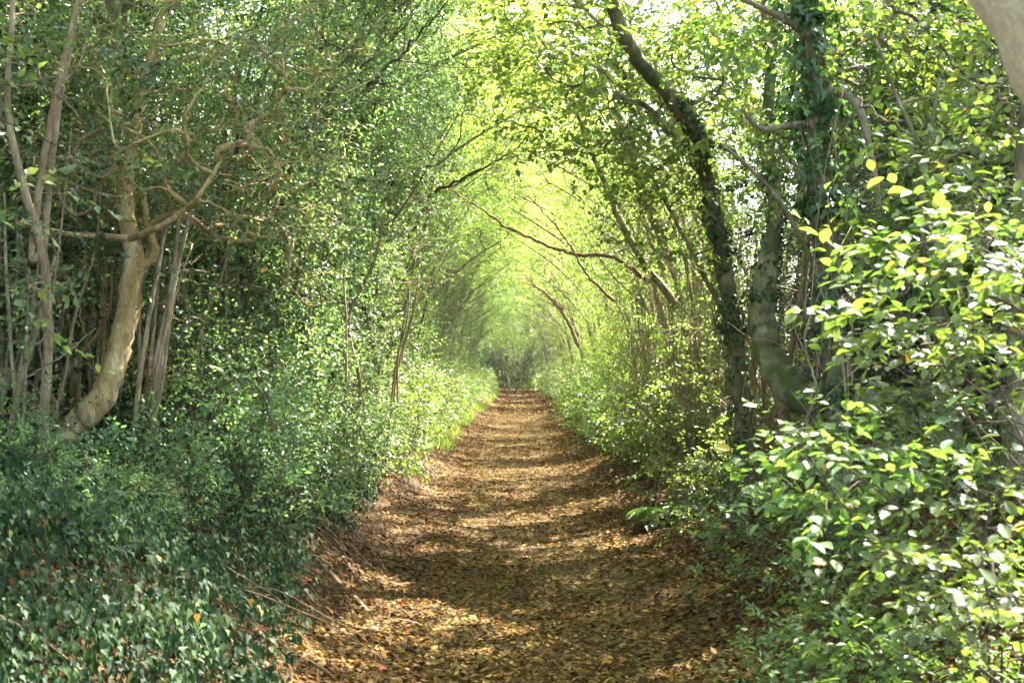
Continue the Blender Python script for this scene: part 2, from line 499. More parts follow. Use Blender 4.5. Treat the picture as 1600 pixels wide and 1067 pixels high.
# fallen leaves on the path and banks
def litter(name, n, x0, x1, mat, seed, y0=4.5, y1=60, label_L=0.05, pw=2.2, lift=0.012, dens=None):
    rng = np.random.default_rng(seed)
    y = y0 + (y1 - y0) * rng.random(n) ** pw
    x = lane_x(y) + rng.uniform(x0, x1, n)
    if dens is not None:
        k = rng.random(n) < dens(x - lane_x(y), y)
        x, y = x[k], y[k]
    n = len(x)
    nm = gnormal(x, y) + rng.normal(0, .33, (n, 3))
    a = rng.uniform(0, 2 * pi, n)
    dr = np.stack([np.cos(a), np.sin(a), rng.normal(0, .22, n)], -1)
    gn = gnormal(x, y)
    dr = dr - gn * np.sum(dr * gn, -1, keepdims=True) + gn * rng.normal(0.05, .2, (n, 1))
    L = label_L * rng.uniform(.45, 1.35, n)
    mb = MB()
    leaves(mb, on_ground(x, y, lift) + gn * rng.uniform(0, .012, (n, 1)), dr, nm, L, L * rng.uniform(.45, .8, n), 'litter')
    o = mb.build(name, mat)
    return tag(o, kind='stuff')
o = litter('leaf_litter', 210000, -1.35, 1.85, M_litter, 11, label_L=.034, dens=lambda d, y: np.clip(1.1 - 0.8 * smooth((-d - .45) / .6) * (y < 24) - .55 * np.clip(np.sin(d * 3.1 + y * .9) * np.sin(y * .37 + d * 1.3) + .1, 0, 1), .12, 1))
tag(o, 'olive, yellow and rust fallen leaves strewn over the near path', 'fallen leaves')
o = litter('leaf_litter', 42000, -1.5, 1.6, M_litter, 14, label_L=.075, pw=1.0, y0=45, y1=114)
tag(o, 'yellow-brown fallen leaves covering the far end of the path', 'fallen leaves')
o = litter('bank_leaf_litter', 46000, .7, 3.4, M_litter_b, 12, label_L=.048, pw=1.8)
tag(o, 'brown and orange dead leaves covering the foot of the right bank', 'fallen leaves')
o = litter('shaded_leaf_litter', 60000, -2.6, -.6, M_litter_b, 13, label_L=.036, pw=1.9, y1=45)
tag(o, 'dark brown crumbled leaves along the foot of the left bank', 'fallen leaves')

# ------------------------------------------------------------------ ground cover
def cover(name, n, xf, mat, seed, y0, y1, pw, L, Wr, shape, hgt, hang, label, cat):
    rng = np.random.default_rng(seed)
    y = y0 + (y1 - y0) * rng.random(n) ** pw
    x = lane_x(y) + xf(rng, n, y)
    m_ = (np.sin(x * 2.3 + y * 1.1) + np.sin(y * 2.9 - x * 1.7 + 2) + rng.normal(0, 1.1, n)) > -1.5
    x, y = x[m_], y[m_]; n = len(x)
    gn = gnormal(x, y)
    hh = hgt * (rng.random(n) ** 1.3 * (0.65 + .35 * np.sin(x * 3 + y * 2.2) + .35 * np.sin(y * 5.1 - x * 4)) + .45 * np.clip(np.sin(x * 4.3 - y * 1.9) * np.sin(y * 2.7 + x), 0, 1))
    p = on_ground(x, y, 0.02) + gn * np.abs(hh)[:, None]
    side = np.where(x < 0, 1.0, -1.0)
    nm = gn * .5 + np.stack([side * .5, -.35 * np.ones(n), .45 * np.ones(n)], -1) + rng.normal(0, .55, (n, 3))
    dr = np.stack([side * .35, -.25 * np.ones(n), -hang * np.ones(n)], -1) + rng.normal(0, .42, (n, 3))
    Ls = L * rng.uniform(.4, 1.4, n)
    mb = MB()
    leaves(mb, p, dr, nm, Ls, Ls * Wr * rng.uniform(.85, 1.15, n), shape)
    return tag(mb.build(name, mat), label, cat, kind='stuff')

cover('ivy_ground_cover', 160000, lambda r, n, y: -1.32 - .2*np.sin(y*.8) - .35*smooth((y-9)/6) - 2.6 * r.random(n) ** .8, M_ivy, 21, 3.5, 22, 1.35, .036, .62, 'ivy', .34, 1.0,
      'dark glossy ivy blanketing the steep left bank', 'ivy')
cover('woodland_ground_cover', 42000, lambda r, n, y: -1.3 - 2.4 * r.random(n) ** .8, M_right, 22, 17, 95, 1.3, .06, .6, 'plain', .35, .5,
      'mixed green herbs along the distant left bank', 'ground cover')
cover('bank_ground_cover', 40000, lambda r, n, y: 2.05 + .25*np.sin(y*.9) - .7*smooth((y-12)/10) + 2.6 * r.random(n) ** .8, M_right, 23, 4, 95, 1.9, .055, .62, 'oval', .32, .4,
      'leafy ivy and herbs covering the right bank', 'ground cover')

def grass(name, n, xf, seed, y0, y1, L, label):
    rng = np.random.default_rng(seed)
    y = rng.uniform(y0, y1, n); x = lane_x(y) + xf(rng, n)
    k = np.sin(x * 2 + y * .6) + np.sin(y * 1.3) + rng.normal(0, .8, n) > .35
    x, y = x[k], y[k]; n = len(x)
    dr = np.stack([rng.normal(0, .45, n), rng.normal(0, .45, n), np.ones(n)], -1)
    nm = rng.normal(0, 1, (n, 3))
    Ls = L * rng.uniform(.4, 1.2, n)
    mb = MB(); leaves(mb, on_ground(x, y), dr, nm, Ls, Ls * .06 + .003, 'blade')
    return tag(mb.build(name, M_grass), label, 'grass', kind='stuff')
grass('verge_grass', 30000, lambda r, n: -1.1 - 1.0 * r.random(n), 31, 24, 100, .24, 'bright green grass fringe on the far left verge')
grass('bank_grass', 22000, lambda r, n: 1.4 + 1.0 * r.random(n), 32, 28, 105, .26, 'pale green grass mounds on the far right verge')

grass('bend_grass', 16000, lambda r, n: 1.0 + 4.5 * r.random(n), 33, 93, 112, .4, 'soft green grass hump on the inside of the far bend')

# ------------------------------------------------------------------ prototypes (local +x points into the lane)
def finish(root, wood, leaf, bark, lmat, origin, wname='trunk', lname='crown'):
    wood.build(wname, bark, root, origin, sm=True)
    leaf.build(lname, lmat, root, origin)

def wall_tree(seed, lmat, bark, H=5.6, n_cl=46, per=9, dens=1.0, L=.048, Wd=.026, gap=None, reach=1.0, low=0.25, nlf=9, ntw=4, shape='plain', half=1.25, name='hedge_tree', tw_len=.28, flat=.3):
    rng = np.random.default_rng(seed)
    def inner(z):
        return 0.75 + 0.15 * np.sin(z * 2 + seed) - .35 * smooth(z / 1.5) * (1 - smooth((z - 2.0) / 1.8)) + reach * 1.75 * smooth((z - 2.2) / 3.8)
    def box(r, n):
        z = low + (H - low) * r.random(n) ** .9
        back = np.abs(r.normal(0, .55, n))
        y = r.uniform(-half, half, n)
        return np.stack([inner(z) - back, y, z], -1)
    tg = clumps(rng, n_cl, per, box, (.2, .26, .2))
    if gap is not None: tg = tg[gap(tg)]
    tg = tg[tg[:, 2] > 0.08]
    stems = []
    for k in range(rng.integers(4, 7)):
        b = np.array([rng.uniform(-.35, .3), rng.uniform(-.6, .6), -.1])
        top = np.array([rng.uniform(.2, 1.9), b[1] + rng.uniform(-.7, .7), rng.uniform(.65, .95) * H])
        mid = b * .5 + top * .5 + np.array([rng.uniform(-.6, -.15), rng.uniform(-.2, .2), rng.uniform(-.2, .3)])
        r0 = rng.uniform(.018, .05)
        stems.append(([b, b * .75 + mid * .25 + rng.normal(0, .06, 3), mid, mid * .5 + top * .5 + rng.normal(0, .1, 3), top], [r0 * 1.25, r0, r0 * .85, r0 * .6, r0 * .3]))
    wood, leaf = MB(), MB()
    td = grow(stems, tg, rng, wood, trunk_sides=7)
    td = td + np.array([.35, -.1, 0])
    sprays(leaf, wood, tg, nrm(td), rng, ntw=ntw, nlf=nlf, L=L, Wd=Wd, flat=flat, shape=shape, tw_len=tw_len)
    root = thing(name, 'x', 'tree', (0, 0, 0))
    finish(root, wood, leaf, bark, lmat, (0, 0, 0))
    return root

def canopy_tree(seed, lmat=None, bark=None, name='beech_tree', H=7.2, n_cl=44, per=8, L=.07, Wd=.045):
    rng = np.random.default_rng(seed)
    def box(r, n):
        a = r.uniform(-.4, 3.6, n); y = r.uniform(-2.4, 2.4, n)
        z = 3.5 + 1.15 * smooth((a + .6) / 2.4) + r.random(n) ** 1.3 * (H - 4.0)
        return np.stack([a, y, z], -1)
    tg = clumps(rng, n_cl, per, box, (.32, .34, .16))
    tg = tg[tg[:, 2] > 3.1]
    b = np.array([-.3, 0, -.2])
    r0 = rng.uniform(.08, .13)
    bend = rng.uniform(-.6, .6)
    stems = [([b, (-.25, .1, .9), (-.1 + rng.normal(0, .1), bend * .4, 2.0), (.35, bend, 3.3), (1.2, bend * 1.4, 4.9), (1.8, bend * 1.2, 6.2)], [r0 * 1.35, r0, r0 * .85, r0 * .7, r0 * .45, r0 * .2])]
    a = np.array([-.1, bend * .4, 2.0])
    stems.append(([a, a + (.5, -.6, .9), (1.3, -1.2, 3.9), (2.5, -1.5, 4.7)], [r0 * .5, r0 * .42, r0 * .3, r0 * .15]))
    stems.append(([a + (0, 0, .5), a + (.3, .6, 1.4), (1.0, 1.3, 4.2), (2.2, 1.8, 4.9)], [r0 * .45, r0 * .4, r0 * .28, r0 * .14]))
    wood, leaf = MB(), MB()
    td = grow(stems, tg, rng, wood, up_pen=1.2)
    sprays(leaf, wood, tg, nrm(td), rng, ntw=4, nlf=8, L=L, Wd=Wd, flat=.9, tw_len=.38, droop=.08)
    root = thing(name, 'x', 'tree', (0, 0, 0))
    finish(root, wood, leaf, bark or B_beech, lmat or M_beech, (0, 0, 0))
    return root

def bush(seed, lmat, R=.6, H=.9, n=70, L=.05, Wd=.03, shape='oval', nlf=7, ntw=4, name='low_bush', flat=.6):
    rng = np.random.default_rng(seed)
    a = rng.uniform(0, 2 * pi, n); r = R * np.sqrt(rng.random(n)); z = H * (rng.random(n) ** .7) * np.sqrt(np.clip(1 - (r / R) ** 2 * .8, .05, 1))
    tg = np.stack([r * np.cos(a), r * np.sin(a), z + .05], -1)
    stems = []
    for k in range(5):
        an = rng.uniform(0, 6.28); rr = rng.uniform(.1, .45) * R
        stems.append(([(0.1 * math.cos(an), .1 * math.sin(an), -.1), (rr * .6 * math.cos(an), rr * .6 * math.sin(an), H * .35), (rr * math.cos(an), rr * math.sin(an), H * .75)], [.009, .007, .003]))
    wood, leaf = MB(), MB()
    td = grow(stems, tg, rng, wood, r_tip=.002, trunk_sides=5)
    sprays(leaf, wood, tg, nrm(td + np.array([0, -.1, .3])), rng, ntw=ntw, nlf=nlf, L=L, Wd=Wd, flat=flat, shape=shape, tw_len=.2)
    root = thing(name, 'x', 'bush', (0, 0, 0))
    finish(root, wood, leaf, B_twig, lmat, (0, 0, 0), 'stem', 'foliage')
    return root

def thicket(seed, lmat, H=4.5, name='thicket_tree', L=.06, Wd=.035, n_cl=50, half=2.0, dep=1.2, bark=None):
    """bushy tree standing behind the hedge"""
    rng = np.random.default_rng(seed)
    def box(r, n):
        return np.stack([r.normal(0, dep * .7, n), r.uniform(-half, half, n), .3 + (H - .3) * r.random(n)], -1)
    tg = clumps(rng, n_cl, 7, box, (.35, .4, .3))
    tg = tg[tg[:, 2] > .1]
    stems = []
    for k in range(4):
        b = np.array([rng.uniform(-.5, .5), rng.uniform(-1, 1), -.1]); r0 = rng.uniform(.04, .09)
        t = b + np.array([rng.uniform(-.6, .6), rng.uniform(-.6, .6), H * .85])
        stems.append(([b, b * .6 + t * .4 + rng.normal(0, .15, 3), t], [r0, r0 * .8, r0 * .3]))
    wood, leaf = MB(), MB()
    td = grow(stems, tg, rng, wood, trunk_sides=7)
    sprays(leaf, wood, tg, nrm(td), rng, ntw=4, nlf=8, L=L, Wd=Wd, flat=.4, tw_len=.36)
    root = thing(name, 'x', 'tree', (0, 0, 0))
    finish(root, wood, leaf, bark or B_dark, lmat, (0, 0, 0))
    return root

placed = {}
def put(proto, x, y, rz, sc, label, group, sz=1.0, dz=0.0):
    if id(proto) not in placed:
        placed[id(proto)] = True; o = proto
    else:
        o = copy_tree(proto)
    o.location = (float(x), float(y), float(ground_h(x, y)) + dz)
    o.rotation_euler = (0, 0, rz)
    o.scale = (sc, sc, sc * sz)
    o['label'] = label
    o['group'] = group
    return o

R = np.random.default_rng(2024)
ORD = ['first', 'second', 'third', 'fourth', 'fifth', 'sixth', 'seventh', 'eighth', 'ninth', 'tenth', 'eleventh', 'twelfth']

# left wall: small-leaved hollies leaning over the lane
holly = [wall_tree(100 + k, M_holly, B_dark, name='holly_tree', n_cl=60, per=9, reach=.6) for k in range(5)]
lhedge = [wall_tree(150 + k, M_right, B_twig, name='hedgerow_tree', n_cl=44, per=9, L=.05, Wd=.03, reach=.55, H=5.2, nlf=8, tw_len=.3, flat=.5) for k in range(4)]
yy = 11.2; k = 0
while yy < 95:
    far = yy > 21
    lab = ('small-leaved hedge tree far down the left row, merging with its neighbours' if far
           else f'dark small-leaved holly arching in from the left bank, {ORD[k]} in the row from the camera')
    put((lhedge[k % 4] if far else holly[k % 5]), lane_x(yy) - 2.4 - float(.2 * far + .75 * smooth((yy - 22) / 25)) + R.uniform(-.15, .15), yy, R.uniform(-.25, .25), R.uniform(.88, 1.08), lab,
        'distant trees of the left hedge' if far else 'hollies along the left bank', dz=-.1)
    yy += 1.55 + (yy > 35) * .7; k += 1

# right wall: lighter, more open
hedge = [wall_tree(200 + q, M_beech, B_hazel, name='hedgerow_tree', n_cl=44, per=9, L=.05, Wd=.03, reach=.75, H=5.2, low=.2, nlf=8, tw_len=.3, flat=.5) for q in range(5)]
yy = 15.0; k = 0
while yy < 95:
    far = yy > 32
    lab = ('hedgerow tree far down the right row, merging with its neighbours' if far
           else f'light green hedgerow tree on the right bank, {ORD[k]} in the row from the camera')
    put(hedge[k % 5], lane_x(yy) + 2.45 + float(.7 * smooth((yy - 22) / 25)) + R.uniform(-.15, .2), yy, pi + R.uniform(-.25, .25), R.uniform(.85, 1.08), lab,
        'distant trees of the right hedge' if far else 'hedgerow trees on the right bank', dz=-.1)
    yy += 1.9 + (yy > 35) * .6; k += 1

# canopy trees from both sides
beech = [canopy_tree(300 + q) for q in range(4)]
kl = kr = 0
for q, yy in enumerate(np.concatenate([np.arange(16.4, 40, 3.0), np.arange(41, 100, 4.2)])):
    far = yy > 30
    if q % 2 == 0:
        lab = 'bright leafy beech roofing the far lane from the left side' if far else f'bright beech spreading over the lane from the left, {ORD[kl]} one from the camera'
        put(beech[q % 4], lane_x(yy) - 2.9 + R.uniform(-.2, .2), yy, R.uniform(-.4, .4), R.uniform(.9, 1.1), lab, 'far beeches on the left' if far else 'beeches leaning from the left')
        kl += 1
    else:
        lab = 'bright leafy beech roofing the far lane from the right side' if far else f'bright beech spreading over the lane from the right, {ORD[kr]} one from the camera'
        put(beech[q % 4], lane_x(yy) + 2.7 + R.uniform(-.2, .2), yy, pi + R.uniform(-.4, .4), R.uniform(.9, 1.1), lab, 'far beeches on the right' if far else 'beeches leaning from the right')
        kr += 1

# taller beeches added around the camera, mostly out of frame, to shade the foreground
def high_tree(seed):
    rng = np.random.default_rng(seed)
    def box(r, n):
        return np.stack([r.uniform(-1.2, 4.6, n), r.uniform(-2.6, 2.6, n), 5.4 + r.random(n) * 3.4], -1)
    tg = clumps(rng, 66, 8, box, (.42, .42, .2))
    b = np.array([0, 0, -.2])
    stems = [([b, (.05, .1, 1.5), (.0, .2, 3.4), (.5, .1, 5.2), (1.4, 0, 7)], [.16, .125, .11, .09, .03]),
             ([(0, .2, 3.4), (.9, .9, 5.0), (2.2, 1.5, 6.0)], [.06, .045, .02])]
    wood, leaf = MB(), MB()
    td = grow(stems, tg, rng, wood, up_pen=1.2)
    sprays(leaf, wood, tg, nrm(td), rng, ntw=4, nlf=9, L=.088, Wd=.062, flat=.9, tw_len=.45, droop=.08)
    root = thing('beech_tree', 'x', 'tree', (0, 0, 0))
    finish(root, wood, leaf, B_beech, M_beech, (0, 0, 0))
    return root
high = [high_tree(330 + q) for q in range(3)]
for q, (x, y, l) in enumerate([(-3.6, -1, 'tall beech added for shade left of the lane above the camera'), (3.7, 1, 'tall beech added for shade right of the lane above the camera'), (-3.7, 4, 'tall beech added to shade the lane from the near left'),
        (-3.3, 8.6, 'tall beech added for shade behind the pale leaning trunk'), (-3.3, 11.3, 'tall beech added for shade between the pale leaning trunk and the first hollies'), (4.1, 12.5, 'tall beech added for shade behind the stout ivy-clad trunk'), (4.0, 17.3, 'tall beech added for shade behind the slender bending tree'),
        (-3.6, -6, 'unseen tall beech added for shade behind the camera on the left'), (3.6, -4.5, 'unseen tall beech added for shade behind the camera on the right'), (3.4, -10, 'unseen tall beech added for shade further behind the camera on the right'),]):
    put(high[q % 3], x, y, (0 if x < 0 else pi) + R.uniform(-.3, .3), R.uniform(.95, 1.1), l, 'tall beeches added to shade the near lane')

for q, yy in enumerate(np.arange(27, 104, 4.6)):
    s_ = 1 if (q % 2 and yy > 70) else -1
    put(high[q % 3], lane_x(yy) + s_ * 4.3, yy, (pi if s_ > 0 else 0) + R.uniform(-.5, .5), 1.1 + .35 * smooth((yy - 25) / 40), 'tall beech rising over the far lane behind the hedge', 'tall beeches over the far lane')
for q, yy in enumerate(np.arange(7, 32, 4.0)):
    put(high[q % 3], 7.6 + R.uniform(-.5, .5), yy, R.uniform(0, 6.28), .95, 'tall beech in the wood right of the lane', 'wood behind the right hedge')
for q, yy in enumerate(np.arange(46, 100, 5.5)):
    s_ = 1 if q % 2 else -1
    put(beech[(q + 1) % 4], lane_x(yy) + s_ * 3.4, yy, (pi if s_ > 0 else 0) + R.uniform(-.5, .5), .95, 'beech with low hanging sprays closing the far tunnel', 'low beeches over the far lane', dz=-1.0)

# thickets behind the hedges
thick = [thicket(400 + q, M_far, H=6 + q, n_cl=95) for q in range(3)]
k = 0
for yy in np.arange(7, 100, 3.0):
    put(thick[k % 3], -4.9 + R.uniform(-.5, .5), yy, R.uniform(0, 6.28), R.uniform(.9, 1.15),
        'leafy thicket tree filling the gaps behind the left hedge', 'thicket behind the left hedge'); k += 1
for yy in np.arange(9, 100, 4.6):
    put(thick[k % 3], 5.6 + R.uniform(-.5, .5), yy, R.uniform(0, 6.28), R.uniform(.85, 1.05),
        'leafy thicket tree filling the gaps behind the right hedge', 'thicket behind the right hedge'); k += 1

# low bushes lining the right of the path, and some left
lowb = [bush(500 + q, M_right, R=.6, H=.75 + .15 * q) for q in range(4)]
k = 0
for yy in np.concatenate([np.arange(13, 30, 1.3), np.arange(31, 90, 2.2)]):
    far = yy > 20
    put(lowb[k % 4], lane_x(yy) + 1.95 + R.uniform(-.15, .45) - .2 * (yy > 16), yy, R.uniform(0, 6.28), R.uniform(.8, 1.25),
        'low leafy bush edging the far right side of the path' if far else f'low pale-leaved bush at the right path edge, {ORD[min(k, 11)]} from the camera',
        'low bushes far along the right edge' if far else 'low bushes at the right path edge'); k += 1
hb = [bush(560 + q, M_holly, R=.65, H=.9 + .2 * q, n=110, L=.042, Wd=.023, shape='plain', nlf=8, name='holly_bush', flat=.3) for q in range(3)]
for q, yy in enumerate(np.arange(8.8, 20, .95)):
    put(hb[q % 3], lane_x(yy) - 1.95 - .25 * (q % 2) + R.uniform(-.1, .1), yy, R.uniform(0, 6.28), R.uniform(.85, 1.2),
        f'low dark holly bush on the left bank slope, {ORD[q]} from the camera', 'low hollies under the left hedge')
ki = 0
for yy in np.concatenate([np.arange(15, 30, 1.6), np.arange(31, 90, 2.4)]):
    far = yy > 22
    put(lowb[k % 4], lane_x(yy) - 1.75 + R.uniform(-.35, .12), yy, R.uniform(0, 6.28), R.uniform(.75, 1.15),
        'low leafy bush edging the far left side of the path' if far else f'low bush spilling down the left bank, {ORD[ki]} from the camera',
        'low bushes far along the left edge' if far else 'low bushes on the left bank'); k += 1; ki += 1

for (x, y, l) in [(-4.2, -3, 'left'), (4.4, -5, 'right'), (-3.0, -9, 'left further back'), (1.5, -13, 'middle'), (4.0, -10, 'right further back')]:  # unseen trees continuing the lane, added to block sky light from behind
    put(thick[k % 3], x, y, R.uniform(0, 6), .9, 'unseen leafy thicket tree added for shade behind the camera, ' + l, 'unseen thickets added behind the camera'); k += 1
for yy in np.arange(9, 60, 4.0):
    put(thick[k % 3], -8 + R.uniform(-.6, .6), yy, R.uniform(0, 6.28), 1.3, 'tall woodland tree standing deep behind the left hedge', 'wood behind the left hedge'); k += 1
for q, (x, y, sc_) in enumerate([(1.6, 101, .75), (3.4, 98, .8), (5.2, 96, .85), (-2.6, 103.5, .62), (.4, 103, .55), (-5.5, 100, .8), (7, 100, 1), (2.6, 105, .9), (-1.2, 107.5, .9)]):
    put(thick[q % 3], x, y, q, sc_, 'bushy green tree standing where the lane bends out of sight', 'green trees at the far bend')
for q, (x, y) in enumerate([(1.7, 98), (.6, 102), (2.6, 96), (-.3, 104.5), (-4.2, 100), (1.2, 104.5), (-1.8, 107), (-3.4, 106), (3.6, 99)]):
    put(lowb[q % 4], x, y, q, 2.1, 'rounded bush standing where the lane bends out of sight', 'bushes at the far bend')
for q, (x, y) in enumerate([(-1.6, 84), (1.9, 89), (.2, 96), (-2.5, 93), (2.6, 80)]):
    put(beech[q % 4], x + (2.2 if q % 2 else -2.2), y, pi * (q % 2), .8, 'beech whose sprays hang into the far arch', 'beeches closing the far arch', dz=-.9)
for q, x in enumerate(np.arange(-11, 12, 1.9)):
    put(thick[q % 3], x, 112 + R.uniform(-2, 2), x, 1.15, 'leafy tree at the front of the wood closing the lane', 'front trees of the wood beyond the lane')
for q, x in enumerate(np.arange(-15, 16, 2.6)):
    put(thick[q % 3], x, 126 + R.uniform(-3, 3), x, 1.6, 'leafy tree in the wood closing the view beyond the lane', 'wood beyond the lane end')
for q, x in enumerate(np.arange(-9, 10, 1.5)):
    put(lowb[q % 4], x, 121 + R.uniform(-1, 1), x, 2.6, 'leafy bush on the wood floor beyond the lane end', 'bushes beyond the lane end')
for q, x in enumerate([-9.5, -7, 5.2, 8, 10.5]):
    put(thick[q % 3], x, 108 + R.uniform(-3, 3), x, 1.25, 'leafy tree crowding the verge at the lane end', 'trees crowding the lane end')
# trees closing the end of the lane
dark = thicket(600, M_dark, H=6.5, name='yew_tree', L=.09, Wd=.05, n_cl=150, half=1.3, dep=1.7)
put(dark, -.9, 105, 0, 1.0, 'dark blue-green yew closing the end of the lane', 'dark yews at the end of the lane')
put(dark, -4.0, 109, 2.0, 1.15, 'dark yew at the lane end partly hidden by the left verge', 'dark yews at the end of the lane')
def far_tree(seed, base, H, lean, label):
    rng = np.random.default_rng(seed)
    def box(r, n):
        return np.stack([r.normal(lean, 2.4, n), r.normal(0, 1.5, n), 2.6 + (H - 2.6) * r.random(n)], -1)
    tg = clumps(rng, 60, 8, box, (.5, .5, .35))
    tg = tg[tg[:, 2] > 2.2]
    stems = [([(0, 0, -.2), (.15, 0, 2), (lean * .5, 0, 5), (lean, 0, H * .85)], [.26, .2, .15, .05])]
    wood, leaf = MB(), MB()
    td = grow(stems, tg, rng, wood)
    sprays(leaf, wood, tg, nrm(td), rng, ntw=4, nlf=8, L=.11, Wd=.07, flat=.6, tw_len=.55)
    root = thing('tree', label, 'tree', (base[0], base[1], float(ground_h(*base))))
    finish(root, wood, leaf, B_beech, M_beech, (0, 0, 0))
    return root
far_tree(611, (.9, 101), 10, .6, 'grey-trunked tree standing at the end of the lane, left of two')
far_tree(612, (2.9, 99), 10, -.8, 'brown-trunked tree standing at the end of the lane, right of two')
fa = far_tree(613, (-6.5, 112), 11, 1.0, 'pale leafy tree rising behind the far left verge')
for (x, y, l) in [(7.5, 114, 'leafy tree rising behind the far right verge'), (-12, 122, 'tall tree in the wood beyond the lane end, far left'), (12, 126, 'tall tree in the wood beyond the lane end, far right'), (1, 134, 'tall tree in the wood straight beyond the lane end')]:
    c = copy_tree(fa); c.location = (x, y, float(ground_h(x, y))); c.rotation_euler.z = x; c['label'] = l; c.scale = (1.2, 1.2, 1.25)

for q, (x, y, sc_) in enumerate([(-2.15, 6.6, .55), (-2.75, 7.4, .6), (-1.95, 8.1, .5), (-3.2, 6.5, .5), (-1.95, 7.3, .4), (-3.3, 5.9, .5)]):
    put(hb[q % 3], x, y, q * 1.7, sc_, f'small holly seedling clump poking through the near ivy bank, {ORD[q]} from the left edge' if False else 'small holly clump poking through the near ivy bank', 'holly clumps in the near ivy')
rs = np.random.default_rng(91)
mb = MB()
for k in range(70):
    y0_ = rs.uniform(5, 13); x0_ = -1.4 - rs.uniform(.1, 2.2); a = rs.uniform(-.6, .9); L_ = rs.uniform(.5, 1.4)
    t = np.linspace(0, 1, 12)
    x = x0_ + L_ * t * math.cos(a) * .9 + .05 * np.sin(t * 9 + k); y = y0_ - L_ * t * math.sin(a) + .05 * np.sin(t * 7 + k * 2)
    q = on_ground(x, y, .05); q[:, 2] += rs.uniform(.04, .3) * np.sin(t * pi) * rs.uniform(.4, 1)
    tube(mb, q, np.linspace(.004, .002, 12) * rs.uniform(.7, 1.6), 4)
tag(mb.build('ivy_runners', B_vine, sm=True), 'thin brown trailing stems threading the left ivy bank', 'ivy stems', kind='stuff')

# ------------------------------------------------------------------ the trees seen close up
def hero(name, label, cat, stems_px, targets, bark, lmat, seed, L=.05, Wd=.03, shape='plain', ntw=4, nlf=8, flat=.6, tw_len=.3, extra=None, knob=.05, r_tip=.003, drag=None, droop=.15, leaf_name='crown', wood_name='trunk', tsides=14):
    rng = np.random.default_rng(seed)
    stems = []
    for pts in stems_px:
        w = [P(u, v, d) for (u, v, d, r) in pts]
        stems.append((w, [r * d / 2222 for (u, v, d, r) in pts]))
    base = stems[0][0][0].copy()
    gz = float(ground_h(base[0], base[1]))
    base_o = np.array([base[0], base[1], gz])
    if abs(base[2] - gz) < 1.5:
        stems[0][0][0][2] = gz - .12
    wood, leaf = MB(), MB()
    td = grow(stems, targets, rng, wood, knob=knob, trunk_sides=tsides, r_tip=r_tip)
    root = thing(name, label, cat, base_o)
    if len(targets):
        if drag is not None: td = td + np.array(drag)
        sprays(leaf, wood, targets, nrm(td), rng, ntw=ntw, nlf=nlf, L=L, Wd=Wd, flat=flat, shape=shape, tw_len=tw_len, droop=droop)
    wood.build(wood_name, bark, root, base_o, sm=True)
    if not leaf.empty: leaf.build(leaf_name, lmat, root, base_o)
    return root, stems, base_o

def cloud(rng, items):
    """items: (u, v, d, su, sv, sd, n) soft balls of twig ends"""
    out = []
    for (u, v, d, su, sv, s_d, n) in items:
        uu = u + su * np.clip(rng.normal(0, 1, n), -1.5, 1.5); vv = v + sv * np.clip(rng.normal(0, 1, n), -1.6, 1.6); dd = np.clip(rng.normal(d, s_d, n), d - 1.6 * s_d, d + 2 * s_d)
        out.append(np.stack([(uu - 800) / 2222 * dd, dd, EYE + (570 - vv) / 2222 * dd], -1))
    t = np.vstack(out)
    return t[t[:, 2] > ground_h(t[:, 0], t[:, 1]) + .05]

def ivy_on(root, base, pts, rads, rng, n, s0=0.0, s1=1.0, spread=.14, L=.055):
    cp = catmull(np.asarray(pts), 12); rr = np.interp(np.linspace(0, 1, len(cp)), np.linspace(0, 1, len(rads)), rads)
    t = s0 + (s1 - s0) * rng.random(n)
    t = np.clip(t + .03 * np.sin(t * 40), s0, s1)
    i = np.clip((t * (len(cp) - 1)), 0, len(cp) - 1.001); k = i.astype(int); f = (i - k)[:, None]
    c = cp[k] * (1 - f) + cp[k + 1] * f
    a = rng.uniform(0, 2 * pi, n)
    out = np.stack([np.cos(a), np.sin(a), rng.normal(0, .2, n)], -1)
    r = rr[k] + spread * rng.random(n) ** 1.5 * (.5 + .5 * np.sin(t * 30 + a * 2))
    mb = MB()
    nm = out + rng.normal(0, .35, (n, 3)) + np.array([0, 0, .35])
    dr = np.array([0, 0, -.8]) + rng.normal(0, .45, (n, 3)) + out * .3
    leaves(mb, c + out * r[:, None], dr, nm, L * rng.uniform(.6, 1.2, n), L * .85 * rng.uniform(.6, 1.2, n), 'ivy')
    return mb.build('ivy', M_ivy2, root, base)
M_ivy2 = leaf_mat('trunk_ivy_leaf', [(0, (.018, .045, .012)), (.6, (.038, .080, .02)), (1, (.08, .135, .03))], trans=.3, rough=.42, spec=.5)

def vines(root, base, pts, rads, rng, n=5, r=.006, s0=0, s1=1):
    cp = catmull(np.asarray(pts), 16); rr = np.interp(np.linspace(0, 1, len(cp)), np.linspace(0, 1, len(rads)), rads)
    i0, i1 = int(s0 * (len(cp) - 1)), int(s1 * (len(cp) - 1))
    for k in range(n):
        mb = MB()
        a0 = rng.uniform(0, 6.28); w = rng.uniform(-2.2, 2.2)
        q = []
        for i in range(i0, i1, 2):
            t = i / len(cp); a = a0 + w * t + .5 * math.sin(t * 9 + a0)
            off = rr[i] * 1.05 + r + .05 * max(0, math.sin(t * 12 + a0 * 2))
            q.append(cp[i] + np.array([math.cos(a), math.sin(a), 0]) * off)
        tube(mb, np.array(q), np.full(len(q), r * rng.uniform(.7, 1.8)), 6)
        mb.build('vine', B_vine, root, base, sm=True)

rg = np.random.default_rng(77)
